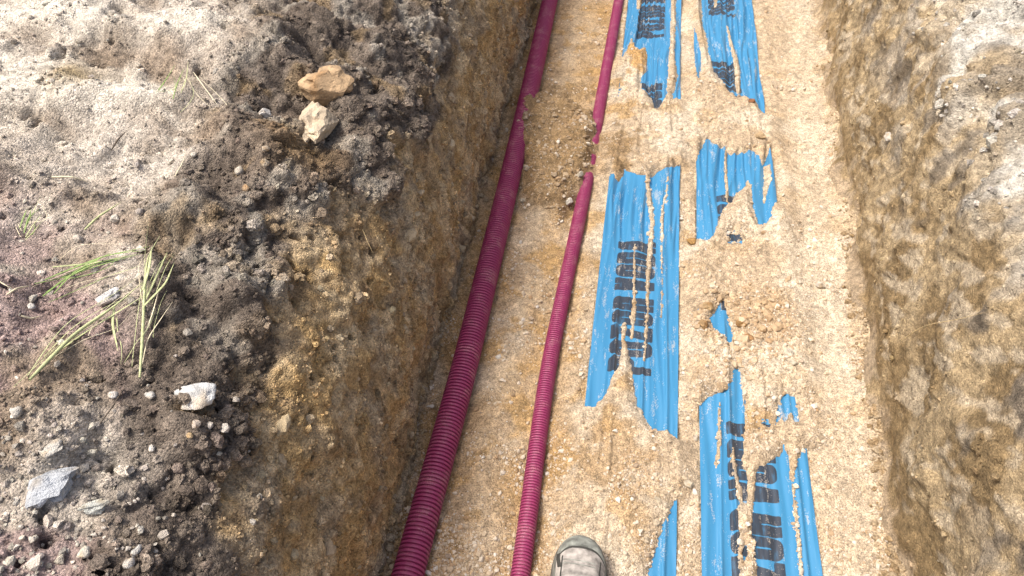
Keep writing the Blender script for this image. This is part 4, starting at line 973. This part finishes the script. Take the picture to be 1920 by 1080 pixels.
plant('twig', 'thin dark twig above the pale gravel in the lower left', 'twig', [('L0', 'stem', 0.0022, M_TWIG, dict(lift=0.006, tube=True))])

def root_strand(key, w, label, off):
    pts = np.array(STEMS[key]) + np.array(off)
    x, y, z = pts[0]
    e = blade('root_strand', key, w, M_ROOT, None, lift=0.0, tube=True, ground=False)
    e.location = off
    tag(e, label, 'root')
root_strand('M0', 0.0022, 'thin pale root hanging out of the right trench wall', (-0.010, 0, 0.004))
root_strand('N0', 0.0018, 'fine pale root under the overhanging dark clod of the left wall', (0.012, 0, 0.006))

# ------------------------------------------------------------------ work boot
M_RAND = plain('boot_rubber', (0.22, 0.235, 0.21), 0.75, 0.3, 0.55, 70, 0.6); M_SUEDE = plain('boot_suede', (0.32, 0.30, 0.275), 0.95, 0.1, 0.55, 60, 0.7)
M_SOLE = plain('boot_sole', (0.12, 0.115, 0.10), 0.8, 0.2, 0.3, 60); M_LACE = plain('boot_lace', (0.05, 0.05, 0.045), 0.8, 0.2, 0.2, 200)
BL = 0.292
def boot_w(t):      # half width along the boot, t = 0 at the toe
    return np.interp(t, [0, 0.01, 0.03, 0.07, 0.13, 0.22, 0.35, 0.5, 0.7, 0.85, 0.95, 0.985, 1.0], [0.004, 0.016, 0.0275, 0.0385, 0.0465, 0.0515, 0.050, 0.043, 0.036, 0.037, 0.030, 0.018, 0.004])
def boot_c(t):
    return np.interp(t, [0, 0.2, 0.5, 1.0], [0.0, 0.003, 0.004, 0.0])
def boot_h(t):
    return np.interp(t, [0, 0.01, 0.04, 0.10, 0.18, 0.28, 0.40, 0.55, 0.7, 0.9, 0.985, 1.0], [0.012, 0.022, 0.034, 0.046, 0.052, 0.058, 0.072, 0.094, 0.10, 0.098, 0.085, 0.06])
def loft(ts, k, scale=1.0, a0=0.0, a1=math.pi, z0=0.026, extra=0.0):
    a = np.linspace(a0, a1, k)
    cw = np.sign(np.cos(a)) * np.abs(np.cos(a)) ** 0.75; sw = np.sin(a) ** 0.75
    w = boot_w(ts) + extra; h = boot_h(ts) + extra
    V = np.stack([boot_c(ts)[:, None] + w[:, None] * cw, np.repeat((-ts * BL)[:, None], k, 1), z0 + h[:, None] * sw], -1)
    V[:, :, 1] += extra * np.exp(-ts / 0.03)[:, None]
    return V
boot = link('work_boot', None)
boot.location = (0.040, 0.650, float(floor_z(np.array([0.04]), np.array([0.62]))[0]) - 0.002)
boot.rotation_euler = (0, 0, math.radians(-2))
tag(boot, 'dusty grey work boot toe at the bottom edge beside the thin conduit', 'boot')
ts = np.concatenate([np.linspace(0, 0.12, 22), np.linspace(0.135, 0.62, 34)])
def add_boot(name, V, mat, flip=False, thick=0.0):
    n_, k_ = V.shape[:2]; Fq = grid_faces(n_, k_)
    o = link(name, mesh_from(name, V.reshape(-1, 3), Fq[:, ::-1] if flip else Fq), mat, boot)
    if thick:
        m_ = o.modifiers.new('thickness', 'SOLIDIFY'); m_.thickness = thick; m_.offset = 1
    return o
V = loft(ts, 33); V = V + 0.0012 * perlin(V.reshape(-1, 3) / 0.02, 3).reshape(V.shape[0], V.shape[1], 1) * np.array([0, 0, 1])
add_boot('rubber_rand', V, M_RAND)
# suede vamp with a rounded front edge, lying on the rubber
def vamp_rows(grow, extra):
    rows = []
    for tq in np.concatenate([np.linspace(0.145 - grow, 0.23, 18), np.linspace(0.24, 0.62, 20)]):
        half = (0.98 + grow * 3) * math.sqrt(min(1.0, max(0.002, (tq - 0.145 + grow) / 0.085))) ** 0.9
        rows.append(loft(np.array([tq]), 23, a0=math.pi / 2 - half, a1=math.pi / 2 + half, extra=extra)[0])
    return np.stack(rows)
add_boot('vamp', vamp_rows(0.0, 0.0022), M_SUEDE)
add_boot('seam', vamp_rows(0.018, 0.0014), M_LACE)
for sgn in (-1, 1):
    add_boot('stitching', np.stack([loft(np.array([tq]), 4, a0=math.pi / 2 + sgn * 0.62 - 0.03, a1=math.pi / 2 + sgn * 0.62 + 0.03, extra=0.0032)[0] for tq in np.linspace(0.21, 0.6, 24)]), M_LACE)
for tq in (0.235, 0.262):
    add_boot('crease', loft(np.linspace(tq, tq + 0.006, 3), 13, a0=1.15, a1=math.pi - 1.0, extra=0.0029), M_RAND)
# sole with a welt and heel
to = np.concatenate([np.linspace(0, 0.12, 20), np.linspace(0.14, 0.9, 30), np.linspace(0.91, 1, 16)])
w = boot_w(to) + 0.0035
ring = np.concatenate([np.stack([boot_c(to) + w, -to * BL + 0.0035 * np.cos(np.minimum(to / 0.05, 1) * np.pi / 2), 0 * to], 1), np.stack([boot_c(to) - w, -to * BL + 0.0035 * np.cos(np.minimum(to / 0.05, 1) * np.pi / 2), 0 * to], 1)[::-1]])
m_ = len(ring); lv = [(0.0, 0.985), (0.004, 1.0), (0.024, 1.0), (0.0285, 0.97), (0.0285, 0.2)]
cen = ring.mean(0)
SV = np.concatenate([(ring - cen) * [s, s, 1] + cen + [0, 0, z] for z, s in lv])
idx = np.arange(len(lv) * m_).reshape(len(lv), m_); nx_ = np.roll(idx, -1, 1)
link('sole', mesh_from('sole', SV, np.stack([idx[:-1], idx[1:], nx_[1:], nx_[:-1]], -1).reshape(-1, 4), None, False), M_SOLE, boot)
# shaft: stacked rings round the ankle
a = np.linspace(0, 2 * np.pi, 36, endpoint=False); lvz = np.linspace(0.03, 0.165, 14)
rings = []
for z in lvz:
    f = (z - 0.03) / 0.135
    cy = -BL * (0.80 - 0.02 * f); ry = BL * (0.19 - 0.04 * f); rx = 0.037 + 0.003 * f
    rings.append(np.stack([rx * np.cos(a), cy + ry * np.sin(a) + 0.0 * a, z + 0 * a], 1))
SH = np.array(rings); idx = np.arange(SH.shape[0] * 36).reshape(-1, 36); nx_ = np.roll(idx, -1, 1)
o = link('shaft', mesh_from('shaft', SH.reshape(-1, 3), np.stack([idx[:-1], nx_[:-1], nx_[1:], idx[1:]], -1).reshape(-1, 4)), M_SUEDE, boot)
md_ = o.modifiers.new('thickness', 'SOLIDIFY'); md_.thickness = 0.004; md_.offset = -1
# laces across the instep, and the dark eyelet strap low on the left side
for tq in (0.40, 0.45, 0.50, 0.55):
    add_boot('lace', loft(np.linspace(tq, tq + 0.018, 4), 15, a0=0.9, a1=math.pi - 0.9, extra=0.003), M_LACE, thick=0.002)
add_boot('strap', np.stack([loft(np.array([0.19 + 0.10 * q]), 7, a0=math.pi - 0.75 - 0.20 * q, a1=math.pi - 0.55 - 0.20 * q, extra=0.0035)[0] for q in np.linspace(0, 1, 10)]), M_LACE, thick=0.0015)
